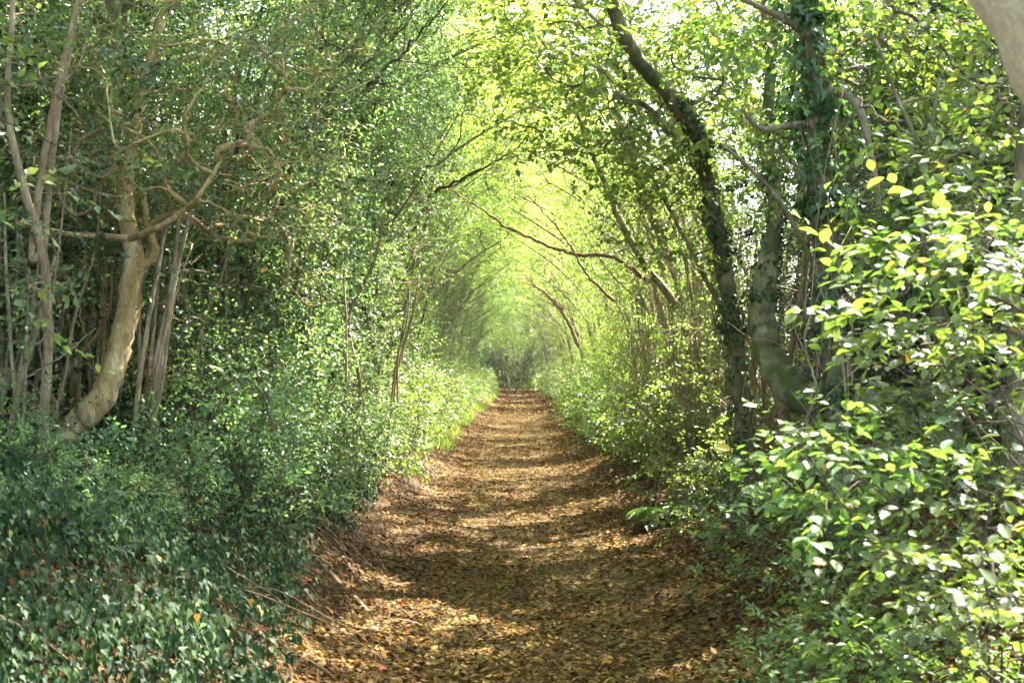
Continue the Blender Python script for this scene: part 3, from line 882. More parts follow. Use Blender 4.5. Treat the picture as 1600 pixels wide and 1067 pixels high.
# --- left: pale leaning trunk with a curved foot
tl = cloud(rg, [(150, 60, 9.3, 120, 50, .7, 80), (330, 130, 9.6, 110, 80, .7, 120), (120, 200, 9.4, 90, 60, .7, 60), (300, 270, 9.8, 90, 60, .6, 90), (430, 230, 10.2, 70, 90, .7, 110), (430, 60, 9.8, 90, 50, .7, 80), (470, 380, 10.5, 50, 60, .5, 60)])
h1 = hero('holly_tree', 'pale tan trunk leaning out of the left bank with a curved foot', 'tree',
     [[(85, 705, 9.0, 18.7), (110, 672, 9.0, 19.5), (150, 635, 9.0, 20.3), (178, 570, 9.1, 19.5), (198, 490, 9.2, 17.9), (207, 400, 9.3, 15.6), (196, 300, 9.5, 13.3), (215, 170, 9.7, 10.1), (250, 30, 9.9, 7.0)],
      [(203, 372, 9.3, 6.2), (165, 368, 9.2, 4.7), (110, 366, 9.0, 3.9), (55, 352, 8.8, 3.1), (10, 350, 8.7, 2.3)],
      [(205, 372, 9.25, 5.5), (255, 350, 9.0, 5.1), (290, 325, 8.9, 4.7), (310, 305, 8.8, 3.9), (345, 250, 8.9, 3.1)],
      [(207, 420, 9.3, 9.4), (240, 400, 9.4, 9.4), (232, 360, 9.5, 7.0), (222, 300, 9.6, 4.7)]],
     tl, B_pale, M_holly, 701, L=.04, Wd=.021, nlf=9, flat=.3, knob=.07)
# --- left: slender rods in clumps
def rods(name, label, seed, px, targets=None, bark=None, group=None, L=.042):
    return hero(name, label, 'shrub', px, targets if targets is not None else np.zeros((0, 3)), bark or B_hazel, M_holly, seed, L=L, Wd=.023, nlf=8, flat=.3, knob=.03, tsides=8, leaf_name='foliage', wood_name='stems')
rods('hazel_shrub', 'pair of long grey stems crossing at the far left edge', 702,
     [[(60, 720, 8.2, 7.5), (75, 560, 8.2, 7.5), (72, 470, 8.2, 7.5), (66, 392, 8.2, 7.5), (35, 290, 8.1, 6.8), (10, 170, 8.1, 5.4), (14, 60, 8.1, 4.8), (20, -60, 8.1, 4.1)],
      [(66, 392, 8.2, 6.1), (50, 400, 8.2, 6.1), (62, 280, 8.2, 6.1), (78, 180, 8.2, 5.4), (100, 80, 8.2, 4.8), (128, -30, 8.2, 4.1)],
      [(66, 400, 8.25, 5.4), (80, 250, 8.3, 5.4), (92, 150, 8.3, 4.8), (112, 50, 8.3, 4.1), (122, -40, 8.3, 3.4)]],
     cloud(rg, [(60, 60, 8.3, 80, 60, .5, 40), (40, 480, 8.0, 50, 40, .3, 14)]))
def rod_set(base_us, tops, d, w):
    px = []
    for (bu, bv, tu, tv, ww) in zip(*[iter(sum([list(a) for a in base_us], []))] * 5):
        m1 = (bu * .7 + tu * .3 + rg.uniform(-9, 9), bv * .7 + tv * .3); m2 = (bu * .3 + tu * .7 + rg.uniform(-9, 9), bv * .3 + tv * .7)
        dd = d + rg.uniform(-.3, .5)
        px.append([(bu, bv, dd, ww * .62), (*m1, dd, ww * .58), (*m2, dd + .1, ww * .5), (tu, tv, dd + .2, ww * .3)])
    return px
rods('hazel_shrub', 'spray of straight tan rods right of the leaning pale trunk', 703,
     rod_set([(205, 720, 262, 340, 7), (215, 720, 285, 300, 6), (225, 715, 300, 380, 5), (235, 700, 280, 330, 8), (200, 715, 235, 360, 6), (228, 700, 330, 210, 6), (210, 720, 255, 260, 5)], 0, 9.3, 0),
     cloud(rg, [(300, 330, 9.6, 50, 60, .4, 40), (260, 560, 9.7, 40, 60, .3, 22)]))
rods('hazel_shrub', 'thicket of thin brown stems at the left edge below the pair of grey stems', 704,
     rod_set([(20, 720, 60, 400, 8), (0, 720, 25, 330, 6), (35, 710, 45, 420, 5), (10, 700, 85, 400, 9), (-20, 690, 80, 440, 10), (40, 720, 5, 300, 6), (60, 700, 110, 200, 4)], 0, 8.6, 0),
     cloud(rg, [(20, 420, 8.8, 50, 60, .4, 26), (30, 600, 8.6, 40, 40, .3, 16)]))
rods('hazel_shrub', 'grey blotched upright stems behind the leaning pale trunk', 705,
     rod_set([(130, 700, 130, 360, 8), (150, 700, 160, 330, 7), (110, 690, 100, 380, 5), (165, 700, 250, 250, 5), (140, 700, 180, 200, 5)], 0, 10.2, 0),
     cloud(rg, [(150, 420, 10.4, 60, 70, .4, 50), (100, 300, 10.2, 60, 50, .4, 50)]), bark=B_pale)
def wild(n, u0, u1, d0, d1, v1=250):
    out = []
    for k in range(n):
        d = rg.uniform(d0, d1); u = rg.uniform(u0, u1); l = rg.uniform(-60, 110); ww = rg.uniform(1.6, 4.5)
        t = rg.uniform(v1 - 120, v1 + 160)
        out.append([(u, 715, d, ww), (u + l * .2 + rg.normal(0, 12), 600, d, ww), (u + l * .45 + rg.normal(0, 16), 500, d + .1, ww * .9), (u + l * .8 + rg.normal(0, 14), (500 + t) / 2, d + .2, ww * .75), (u + l, t, d + .2, ww * .4)])
    return out
rods('hazel_shrub', 'crowd of thin tan rods in front of the dark gap behind the leaning trunk', 708, wild(24, 60, 330, 9.9, 11.5), bark=B_hazel)
rods('hazel_shrub', 'tangle of thin criss-crossing brown stems at the extreme left of the photo', 709, wild(20, -60, 120, 8.8, 10.5), bark=B_vine)
rods('hazel_shrub', 'sparse thin stems showing through the left hollies right of the tan rods', 710, wild(7, 330, 560, 11.2, 14, 330), bark=B_hazel)
for q, (x, y, sc_) in enumerate([(4.6, 12.2, .7), (5.2, 14.8, .85), (4.3, 10.2, .55), (5.8, 12.8, .95), (6.6, 16, 1.0), (6.2, 10.6, .9), (4.9, 20.5, .85), (6.2, 24, 1.0), (4.4, 17.5, .6)]):  # dark trees added to block bright sky behind the right trunks
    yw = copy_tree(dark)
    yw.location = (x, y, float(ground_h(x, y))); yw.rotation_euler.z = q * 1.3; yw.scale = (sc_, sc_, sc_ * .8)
    yw['label'] = 'dark evergreen added to block the sky behind the right trunks'; yw['group'] = 'dark evergreens added behind the right trunks'
for q, (x, y, sc_) in enumerate([(-4.3, 12.8, .8), (-5.2, 14.6, .95), (-5.0, 11.2, .85), (-6.4, 13, 1.0), (-7.2, 16, 1.1), (-5.6, 17.8, 1.0), (-4.6, 9.4, .75), (-8.6, 19, 1.1)]):  # dense dark-leaved trees added to block the sky and deepen the left shade
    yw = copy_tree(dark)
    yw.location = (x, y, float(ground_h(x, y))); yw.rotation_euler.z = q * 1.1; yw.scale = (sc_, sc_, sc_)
    yw['label'] = 'dark evergreen added to block the sky behind the left trunks'; yw['group'] = 'dark evergreens added behind the left trunks'
rods('elder_shrub', 'dark stems in deep shade half way along the left bank', 706,
     rod_set([(405, 640, 420, 400, 12), (420, 640, 470, 380, 8), (395, 640, 380, 350, 9), (430, 640, 440, 300, 6)], 0, 12, 0),
     cloud(rg, [(430, 380, 12, 50, 60, .4, 60), (350, 560, 11.5, 50, 60, .4, 40), (480, 560, 12, 40, 70, .4, 50)]), bark=B_dark)
rods('hawthorn_shrub', 'leaning grey-brown stems in the middle of the left hedge', 707,
     rod_set([(600, 640, 640, 440, 3), (612, 640, 655, 430, 4), (622, 630, 650, 400, 2.5)], 0, 17, 0),
     cloud(rg, [(640, 400, 17.5, 30, 40, .4, 40)]))
# curly climbing stem
mb = MB()
q = catmull([P(a, b, 8.6) for a, b in [(160, 200), (140, 208), (112, 222), (105, 245), (122, 262), (150, 272), (170, 255), (150, 268), (135, 290), (125, 318), (95, 328), (70, 300), (65, 270)]], 8)
q[:, 1] += np.linspace(0, .3, len(q))
tube(mb, q, np.full(len(q), .011), 7)
tag(mb.build('climbing_vine', B_vine, sm=True), 'curly bare brown vine looping in the left branches', 'vine')

for lab, px, d, rr0, mt in [('thin pale green runner slanting up in front of the left trunks', [(15, 602), (60, 580), (105, 550), (150, 512)], 8.0, .006, B_lime),
        ('thin brown vine hanging in a loop between the far left stems', [(95, 420), (120, 470), (135, 530), (150, 600), (140, 660)], 8.7, .006, B_vine),
        ('pale dead vine crossing the top of the grey stems', [(0, 130), (50, 133), (90, 150), (115, 175), (125, 200)], 8.0, .008, B_hazel),
        ('fine pale vine dangling below the horizontal limb', [(60, 270), (70, 300), (66, 330), (90, 400), (80, 460)], 8.4, .005, B_hazel)]:
    mb = MB(); q = catmull([P(a, b, d + .1 * k) for k, (a, b) in enumerate(px)], 8); q[1:-1] += rg.normal(0, .006, (len(q) - 2, 3))
    tube(mb, q, np.linspace(rr0, rr0 * .6, len(q)), 6)
    tag(mb.build('climbing_vine', mt, sm=True), lab, 'vine')
# --- right: slender tree arching up and left
ta = cloud(rg, [(860, 60, 11.5, 60, 60, .8, 80), (860, 140, 12.8, 80, 60, .6, 80), (1130, 90, 12.8, 50, 60, .4, 60), (1010, 40, 13.2, 80, 50, .3, 60), (1040, 300, 13, 50, 60, .5, 50), (1000, 210, 12.6, 70, 50, .6, 60)])
ra = hero('beech_tree', 'slender ivy-footed tree on the right bank bending left across the lane top', 'tree',
     [[(1168, 725, 13, 16.3), (1160, 640, 13, 15.5), (1148, 520, 13, 14.1), (1132, 420, 13, 12.6), (1112, 310, 12.9, 11.8), (1090, 215, 12.6, 11.8), (1050, 150, 12.2, 12.6), (1000, 95, 11.8, 12.6), (965, 30, 11.4, 11.1), (940, -60, 11, 9.6)],
      [(1148, 520, 13, 6.7), (1075, 380, 13.4, 3.7), (1010, 260, 13.8, 3.0), (960, 180, 14, 2.2)]],
     ta, B_lime, M_beech, 711, L=.062, Wd=.042, shape='oval', flat=.85, tw_len=.32, knob=.05)
ivy_on(ra[0], ra[2], ra[1][0][0], ra[1][0][1], rg, 3000, .0, .66, .12, L=.05)
# --- right: stout ivy-clad tree
tb = cloud(rg, [(1210, 30, 9.8, 80, 40, .5, 60), (1350, 110, 9.9, 60, 70, .5, 44), (1205, 250, 10.2, 30, 50, .4, 20), (1370, 400, 9.9, 40, 50, .4, 26)])
rb = hero('beech_tree', 'stout upright trunk thick with ivy on the right bank', 'tree',
     [[(1318, 860, 9.2, 24.5), (1310, 720, 9.2, 20.2), (1303, 600, 9.2, 18.0), (1298, 480, 9.2, 18.0), (1288, 360, 9.2, 18.0), (1280, 240, 9.2, 18.7), (1272, 120, 9.2, 15.8), (1262, 0, 9.2, 14.4), (1255, -90, 9.2, 13.0)],
      [(1275, 70, 9.2, 8.6), (1240, 35, 9.1, 6.5), (1200, 15, 9.0, 5.0), (1150, -10, 8.9, 3.6)],
      [(1285, 140, 9.2, 8.6), (1320, 145, 9.1, 7.9), (1345, 170, 9.0, 6.5), (1362, 240, 9.0, 5.0), (1378, 330, 9.0, 3.6)],
      [(1282, 190, 9.2, 6.5), (1230, 195, 9.1, 5.0), (1190, 200, 9, 4.3), (1160, 170, 8.9, 2.9)],
      [(1290, 450, 9.2, 4.3), (1230, 330, 9.1, 3.6), (1180, 270, 9, 3.6), (1130, 225, 8.9, 2.2)]],
     tb, B_beech, M_right, 712, L=.055, Wd=.038, shape='oval', flat=.5, knob=.07)
ivy_on(rb[0], rb[2], rb[1][0][0], rb[1][0][1], rg, 2200, .5, 1.0, .24, L=.06)
ivy_on(rb[0], rb[2], rb[1][0][0], rb[1][0][1], rg, 1500, .0, .6, .10, L=.05)
vines(rb[0], rb[2], rb[1][0][0], rb[1][0][1], rg, 7, .0045, .1, .95)
# --- right: wavy grey stem beyond the ivy tree
tc_ = cloud(rg, [(1430, 60, 10.2, 70, 50, .6, 70), (1500, 180, 10.2, 60, 60, .6, 50), (1470, 300, 10.4, 60, 50, .5, 40)])
rc = hero('ash_tree', 'wavy grey stem right of the ivy-clad trunk', 'tree',
     [[(1500, 760, 10.2, 12.8), (1480, 600, 10.2, 12.0), (1462, 470, 10.2, 11.2), (1450, 340, 10.2, 11.2), (1425, 240, 10.2, 12.0), (1395, 160, 10.2, 12.8), (1388, 80, 10.2, 13.6), (1398, -30, 10.2, 12.8)],
      [(1420, 230, 10.2, 6.4), (1400, 300, 10.2, 0.1), (1375, 330, 10.2, 5.6), (1372, 420, 10.2, 4.0)]],
     tc_, B_beech, M_right, 713, L=.055, Wd=.036, shape='oval', flat=.5)
ivy_on(rc[0], rc[2], rc[1][0][0], rc[1][0][1], rg, 500, .3, .9, .12)
# --- right: laid trunk lying along the bank then turning up
td_ = cloud(rg, [(1210, 250, 11.8, 35, 60, .3, 26), (1480, 420, 11, 80, 60, .5, 50), (1560, 250, 11, 60, 80, .5, 50)])
rd = hero('beech_tree', 'thick mossy trunk lying low along the right bank then turning upward', 'tree',
     [[(1590, 720, 11, 30.6), (1540, 655, 11, 27.2), (1470, 638, 11, 25.5), (1390, 628, 11, 24.6), (1320, 632, 11, 25.5), (1255, 620, 11.1, 26.3), (1212, 575, 11.3, 25.5), (1192, 510, 11.4, 22.9), (1196, 440, 11.4, 18.7), (1212, 330, 11.5, 12.8), (1200, 180, 11.5, 9.3), (1215, 20, 11.5, 6.8)],
      [(1470, 640, 11, 15.3), (1500, 560, 11, 12.8), (1530, 440, 11, 10.2), (1555, 300, 11, 7.6), (1570, 120, 11, 6.0)]],
     td_, B_lime, M_right, 714, L=.055, Wd=.036, shape='oval', flat=.5, knob=.08)
ivy_on(rd[0], rd[2], rd[1][0][0], rd[1][0][1], rg, 900, .0, .45, .10, L=.05)
ivy_on(rd[0], rd[2], rd[1][0][0], rd[1][0][1], rg, 700, .7, .98, .10, L=.05)
# --- right: trunk at the right edge
te = cloud(rg, [(1560, 420, 7.4, 50, 60, .4, 36), (1500, 250, 7.4, 80, 80, .5, 36), (1540, 90, 7.5, 60, 60, .4, 30)])
re_ = hero('hazel_tree', 'grey trunk at the right edge of the photo rising from the bank', 'tree',
     [[(1570, 900, 7.4, 20.8), (1572, 780, 7.4, 17.6), (1582, 680, 7.4, 16.0), (1586, 560, 7.4, 14.4), (1580, 430, 7.4, 11.2), (1600, 200, 7.4, 8.0), (1610, 0, 7.4, 6.4)],
      [(1582, 680, 7.4, 6.4), (1540, 610, 7.3, 4.8), (1480, 500, 7.2, 4.0), (1440, 330, 7.1, 3.2), (1470, 120, 7.1, 2.4)],
      [(1586, 560, 7.4, 4.8), (1520, 330, 7.3, 4.0), (1430, 210, 7.2, 3.2), (1370, 60, 7.2, 2.4)]],
     te, B_beech, M_right, 715, L=.055, Wd=.036, shape='oval', flat=.7)
# --- near bough in the top right corner
w = [np.array([2.9, 2.2, -.2]), np.array([2.35, 2.5, 1.0]), P(1790, 234, 2.85), P(1622, 9, 2.9), P(1500, -149, 2.95), P(1300, -408, 3.05)]
mbw, mbl = MB(), MB(); rgx = np.random.default_rng(5)
tgx = np.array([P(1380, -330, 3.2) + rgx.normal(0, .5, 3) + np.array([0, .3, .8]) for _ in range(40)])
tdx = grow([(w, [.15, .12, .106, .101, .095, .05])], tgx, rgx, mbw, wob=0.0, knob=.012, trunk_sides=20)
bo = np.array([2.9, 2.2, float(ground_h(2.9, 2.2))])
rr_ = thing('tree', 'near blurred beige trunk leaning into the top right corner', 'tree', bo)
sprays(mbl, mbw, tgx, nrm(tdx), rgx, L=.06, Wd=.04, flat=.8)
mbw.build('trunk', B_corner, rr_, bo, sm=True); mbl.build('crown', M_beech, rr_, bo)

# --- near broad-leaved saplings on the right
def sapling(label, seed, base, items, L=.058, Wd=.038, ntw=2, nlf=7, mat=None, tw=.24):
    r = np.random.default_rng(seed)
    t = cloud(r, items)
    c = t.mean(0); bz = ground_h(base[0], base[1])
    b = np.array([base[0], base[1], float(bz) - .05])
    wood, leaf = MB(), MB()
    stems = []
    for k in range(3):
        e = t[r.integers(len(t))]
        stems.append(([b + r.normal(0, .05, 3), b * .6 + e * .4 + np.array([.12, 0, .1]) + r.normal(0, .08, 3), e], [.007, .0055, .002]))
    td = grow(stems, t, r, wood, r_tip=.0022, trunk_sides=6)
    td = td + np.array([-.5, -.35, -.15])
    sprays(leaf, wood, t, nrm(td), r, ntw=ntw, nlf=nlf, L=L, Wd=Wd, shape='oval', flat=.95, tw_len=tw, droop=.1)
    root = thing('hazel_sapling', label, 'sapling', (b[0], b[1], float(bz)), 'broad-leaved saplings on the near right bank')
    wood.build('stem', B_twig, root, root.location, sm=True); leaf.build('foliage', mat or M_big, root, root.location)
    return root
sapling('broad-leaved sapling reaching left above the others at the right edge', 801, (2.2, 5.0), [(1430, 410, 5.0, 70, 24, .4, 15), (1560, 350, 5.0, 50, 40, .4, 15), (1370, 470, 5.2, 40, 16, .3, 7), (1540, 440, 4.9, 60, 30, .4, 12)], L=.06, Wd=.038)
sapling('broad-leaved sapling with an orange-tinged spray, middle height at the right', 802, (2.3, 5.4), [(1420, 535, 5.4, 60, 20, .3, 16), (1530, 520, 5.2, 50, 20, .3, 14)], L=.055)
sapling('broad-leaved sapling whose sprays hang out over the bank at knee height', 803, (1.9, 4.6), [(1300, 700, 4.6, 45, 16, .25, 12), (1420, 720, 4.6, 50, 20, .3, 11), (1370, 780, 4.5, 60, 20, .3, 11)], L=.055, Wd=.037)
sapling('broad-leaved sapling filling the lower right corner', 804, (2.0, 4.2), [(1530, 790, 4.3, 50, 26, .3, 12), (1450, 860, 4.2, 60, 26, .3, 12), (1560, 920, 4.0, 50, 40, .3, 12)], L=.048, Wd=.034)
sapling('small-leaved sapling beside the foot of the ivy-clad trunk', 805, (2.0, 7.4), [(1240, 740, 7.2, 50, 30, .3, 22), (1380, 690, 7.4, 50, 30, .3, 14)], L=.055, Wd=.038)
sapling('small-leaved sapling at the right edge beside the grey trunk', 806, (2.6, 6.6), [(1500, 620, 6.5, 60, 40, .3, 28), (1560, 560, 6.5, 40, 60, .3, 24), (1440, 660, 6.5, 50, 40, .3, 22)], L=.055, Wd=.038)
# near low bushes
nearb = [bush(520 + q, M_big, R=.55, H=.55, n=48, L=.043, Wd=.023, nlf=7, name='bramble_bush', flat=.7) for q in range(3)]
for k, (u, v, d, lab) in enumerate([(1290, 960, 6.0, 'bramble bush at the right path edge near the camera'), (1400, 1000, 5.2, 'bramble bush low in the right corner beside the path'),
        (1560, 1000, 4.9, 'bramble bush in the bottom right corner'), (1215, 830, 8.6, 'bramble bush below the slender bending tree'), (1330, 860, 6.9, 'bramble bush at the foot of the ivy-clad trunk'),
        (1460, 900, 6.0, 'bramble bush under the low sprays of the saplings'), (1540, 830, 7.0, 'bramble bush at the foot of the right edge trunk'), (1130, 740, 11.5, 'bramble bush left of the slender bending tree')]):
    p_ = P(u, v, d)
    put(nearb[k % 3], p_[0], d, k * 1.3, .8 + .1 * (k % 4), lab, 'brambles on the near right bank')

# bare twiggy shrub of pale stems
def bare(name, label, seed, base_px, d, spread, n, hv, mat=B_hazel):
    r = np.random.default_rng(seed)
    mb = MB()
    b = P(*base_px, d); b[2] = float(ground_h(b[0], b[1])) - .05
    root = thing(name, label, 'shrub', (b[0], b[1], b[2] + .05))
    for k in range(n):
        u = base_px[0] + r.normal(0, spread); v = hv + r.uniform(-60, 90)
        dd = d + r.normal(0, .5)
        e = P(u, v, dd); m = b * .5 + e * .5 + r.normal(0, .16, 3)
        st = b + np.array([r.normal(0, .2), r.normal(0, .3), 0])
        q = catmull([st, st * .6 + m * .4 + r.normal(0, .05, 3), m, e + r.normal(0, .1, 3)], 6)
        q[1:-1] += r.normal(0, .012, (len(q) - 2, 3))
        tube(mb, q, np.linspace(.009, .003, len(q)) * r.uniform(.6, 1.3), 5)
        for j in range(3):
            i = r.integers(5, len(q)); a = q[i]
            f = a + r.normal(0, .22, 3) + np.array([-.1, 0, .15])
            tube(mb, np.array([a, a * .5 + f * .5 + r.normal(0, .03, 3), f]), [.004, .003, .0015], 4)
    mb.build('stems', mat, root, root.location, sm=True)
    return root
bare('bare_shrub', 'tangle of bare pale twigs in the right hedge left of the slender bending tree', 901, (1075, 690), 14.5, 40, 44, 440)
bare('bare_shrub', 'bare twiggy bush further up the right hedge', 902, (1010, 670), 19, 32, 34, 450)
bare('bare_shrub', 'brown leafless stems behind the right trunks', 903, (1210, 720), 12.2, 60, 20, 380, B_vine)

# bare boughs crossing the lane
def bough(name, label, px, seed, bark, w0, tw=10):
    r = np.random.default_rng(seed)
    q = catmull([P(*a) for a in px], 8); n = len(q)
    mb = MB()
    q[1:-1] += r.normal(0, .012, (n - 2, 3))
    tube(mb, q, np.linspace(w0, w0 * .3, n), 8, r, .06)
    for j in range(tw):
        i = r.integers(3, n); a = q[i]; f = a + nrm(q[min(i + 1, n - 1)] - q[i - 1]) * r.uniform(.3, .9) + r.normal(0, .28, 3)
        c = catmull(np.array([a, a * .5 + f * .5 + r.normal(0, .06, 3), f]), 4)
        tube(mb, c, np.linspace(w0 * .25, .002, len(c)), 5)
    return tag(mb.build(name, bark, sm=True), label, 'branch')
bough('branch', 'tan bare bough arching over the middle of the lane', [(1015, 440, 20.5), (960, 402, 20), (900, 397, 20), (850, 380, 20), (790, 352, 20), (740, 318, 20), (695, 288, 20)], 1, B_vine, .036, 6)
bough('branch', 'dark dead branch lying level in the left hollies beside the tan rods', [(262, 440, 9.6), (300, 440, 9.6), (340, 446, 9.7), (385, 438, 9.8)], 12, B_dark, .018, 6)
bough('branch', 'dark thin bough reaching up out of the left hollies toward the lane', [(470, 205, 11.5), (540, 160, 11.4), (590, 120, 11.3), (650, 60, 11.2), (690, 10, 11)], 2, B_dark, .022)
bough('branch', 'thin dark bough below the first one in the left hollies', [(440, 180, 11), (520, 135, 11), (590, 85, 11), (640, 30, 11)], 3, B_dark, .018)
bough('branch', 'thin bough slanting up from the left hedge into the opening', [(680, 300, 17), (740, 268, 16.8), (800, 235, 16.6), (840, 190, 16.4)], 4, B_dark, .02)
bough('branch', 'slanting grey bough from the right hedge over the lane, upper one', [(1060, 480, 17), (1000, 400, 17), (960, 320, 17), (930, 250, 17), (905, 180, 17), (880, 100, 16.8)], 5, B_lime, .05)
bough('branch', 'slanting grey bough from the right hedge over the lane, steeper one', [(1045, 400, 16), (1010, 310, 16), (985, 240, 16), (955, 170, 16), (930, 80, 15.8)], 6, B_beech, .055)
bough('branch', 'thin bough forking low over the lane from the right hedge', [(960, 470, 22), (920, 430, 22), (890, 380, 22), (850, 330, 21.8), (820, 300, 21.6)], 7, B_hazel, .028)
bough('branch', 'dark bough curving over the far end of the lane from the right', [(905, 540, 40), (880, 490, 40), (850, 455, 40), (815, 440, 40)], 8, B_vine, .06)

bough('branch', 'long thin bare branch slanting down across the upper right', [(1395, 5, 8.2), (1450, 45, 8.1), (1500, 105, 8.0), (1555, 140, 7.9), (1610, 205, 7.9)], 21, B_twig, .012, 12)
bough('branch', 'thin bare branch curving below the long slanting one on the upper right', [(1530, 130, 7.6), (1570, 155, 7.6), (1590, 195, 7.6), (1600, 240, 7.6)], 22, B_vine, .010, 8)
bough('branch', 'thin grey branch crossing right of the wavy grey stem', [(1340, 150, 8.6), (1390, 190, 8.5), (1440, 215, 8.4), (1480, 250, 8.4), (1540, 330, 8.3)], 23, B_beech, .010, 10)
bough('branch', 'thin dark branch dropping left of the stout ivy-clad trunk', [(1125, 225, 10), (1160, 250, 9.9), (1200, 290, 9.8), (1232, 335, 9.7)], 24, B_dark, .016, 8)
bough('branch', 'slender bare twig rising in front of the low mossy trunk', [(1268, 760, 8.6), (1262, 680, 8.6), (1270, 600, 8.6), (1258, 520, 8.7), (1262, 440, 8.8)], 25, B_hazel, .011, 10)
bough('branch', 'pale twig leaning left in front of the stout trunk foot', [(1300, 800, 8.2), (1330, 720, 8.1), (1315, 650, 8.1), (1345, 560, 8.2)], 26, B_hazel, .009, 9)
bough('branch', 'bare brown stem hooked over at the right above the brambles', [(1478, 760, 7.0), (1476, 690, 7.0), (1480, 640, 7.0), (1470, 620, 6.95), (1488, 612, 6.9)], 27, B_vine, .009, 5)

# ferns
def fern(label, u, v, d, seed, sc=1.0):
    r = np.random.default_rng(seed)
    p = P(u, v, d); z = float(ground_h(p[0], p[1]))
    root = thing('fern', label, 'fern', (p[0], p[1], z), 'ferns at the path edge')
    for k in range(9):
        a = k * .72 + r.uniform(-.2, .2); L = sc * r.uniform(.38, .6)
        t = np.linspace(0, 1, 22)
        x = L * t * .85; zz = L * (.85 * t - .75 * t ** 2.2) + .03
        c = np.stack([x * math.cos(a), x * math.sin(a), zz], -1)
        mb = MB(); tube(mb, c[::3], np.linspace(.003, .001, len(c[::3])), 4)
        tg = nrm(np.gradient(c, axis=0)); sd_ = np.array([-math.sin(a), math.cos(a), 0])
        for s in (-1, 1):
            ll = L * .30 * np.sin(np.clip(t[2:] * pi * .97, 0, pi)) ** .7 + .01
            leaves(mb, c[2:], sd_ * s + tg[2:] * .45 + np.array([0, 0, -.15]), np.tile([0, 0, 1.0], (20, 1)), ll, ll * .28, 'oval')
        mb.build('frond', M_fern, root)
fern('bright green fern at the right path edge beside the low bushes', 1030, 800, 13.2, 1, .85)

# stones and roots
def stone(label, u, v, d, s, seed):
    import bmesh
    r = np.random.default_rng(seed)
    bm = bmesh.new(); bmesh.ops.create_icosphere(bm, subdivisions=3, radius=1)
    for q in bm.verts:
        c = q.co
        k = 1 + .18 * math.sin(c.x * 3 + seed) + .14 * math.sin(c.y * 4 + 2 * seed) + .1 * math.sin(c.z * 5 + c.x * 4)
        q.co = (c.x * s * k, c.y * s * .8 * k, c.z * s * .45 * k)
    me = bpy.data.meshes.new('stone'); bm.to_mesh(me); bm.free(); me.materials.append(M_stone)
    for f in me.polygons: f.use_smooth = True
    o = bpy.data.objects.new('stone', me); COL.objects.link(o)
    p = P(u, v, d); o.location = (p[0], p[1], float(ground_h(p[0], p[1])) + s * .15); o.rotation_euler = (0, 0, seed)
    tag(o, label, 'stone')
stone('dark stone half buried at the left side of the path', 582, 990, 8.3, .055, 1)
stone('flat brown stone sunk in the path nearer the middle', 630, 1020, 7.9, .05, 2)
stone('small pale stone lying near the middle front of the path', 790, 1010, 7.9, .035, 3)

def root_(label, px, seed, w0):
    r = np.random.default_rng(seed)
    q = np.array([P(u, v, d) for u, v, d in px]); q = catmull(q, 6)
    q[:, 2] = ground_h(q[:, 0], q[:, 1]) + .012 + .012 * np.sin(np.arange(len(q)) * .9)
    mb = MB(); tube(mb, q, np.linspace(w0, w0 * .35, len(q)), 7, r, .1)
    return tag(mb.build('root', B_vine, sm=True), label, 'root')
root_('bare pale root crossing the foot of the left bank', [(505, 945, 9.2), (545, 965, 9.0), (590, 985, 8.7), (660, 990, 8.6)], 1, .022)
root_('thin bare root beside the ivy at the left path edge', [(520, 885, 10.4), (545, 925, 9.8), (552, 960, 9.2)], 2, .014)
root_('dead stick lying in the ivy at the bottom left', [(140, 1000, 6.4), (180, 1045, 6.1), (230, 1075, 5.9)], 3, .02)
# green bramble stem arching in the ivy
mb = MB(); q = catmull([P(195, 905, 6.8), P(230, 935, 6.7), P(265, 975, 6.7), P(300, 1050, 6.6)], 8)
tube(mb, q, np.full(len(q), .005), 6)
tag(mb.build('bramble', B_lime, sm=True), 'thin green bramble stem arching over the ivy bank', 'bramble')
def lone(name, label, cat, u, v, d, mat, n, L, seed):
    r = np.random.default_rng(seed); c = P(u, v, d)
    x, y = np.full(n, c[0]) + r.normal(0, L * .4, n), np.full(n, c[1]) + r.normal(0, L * .4, n)
    z = np.maximum(ground_h(x, y) + .2, c[2] + r.normal(0, L * .4, n))
    mb = MB(); leaves(mb, np.stack([x, y, z], -1), r.normal(0, 1, (n, 3)) + [0, 0, -.5], np.array([[0.2, -1, .4]]) + r.normal(0, .3, (n, 3)), L, L * .7, 'oval')
    tag(mb.build(name, mat), label, cat)
lone('dead_leaf', 'curled orange leaf caught on the ivy at the lower left', 'leaf', 70, 930, 6.2, M_orange, 1, .08, 1)
lone('dead_leaf', 'single yellow leaf caught on the ivy bank', 'leaf', 215, 910, 6.8, M_yellow, 1, .05, 2)
lone('dead_leaf', 'yellowing dead leaf hanging in the left hollies', 'leaf', 408, 420, 9.5, M_orange, 1, .055, 3)
lone('dead_leaf', 'brown withered leaf hanging above the lower right brambles', 'leaf', 1385, 880, 4.6, M_litter_b, 1, .09, 4)
lone('dead_leaf', 'orange leaf among the green sprays on the right', 'leaf', 1420, 550, 5.0, M_orange, 1, .06, 5)
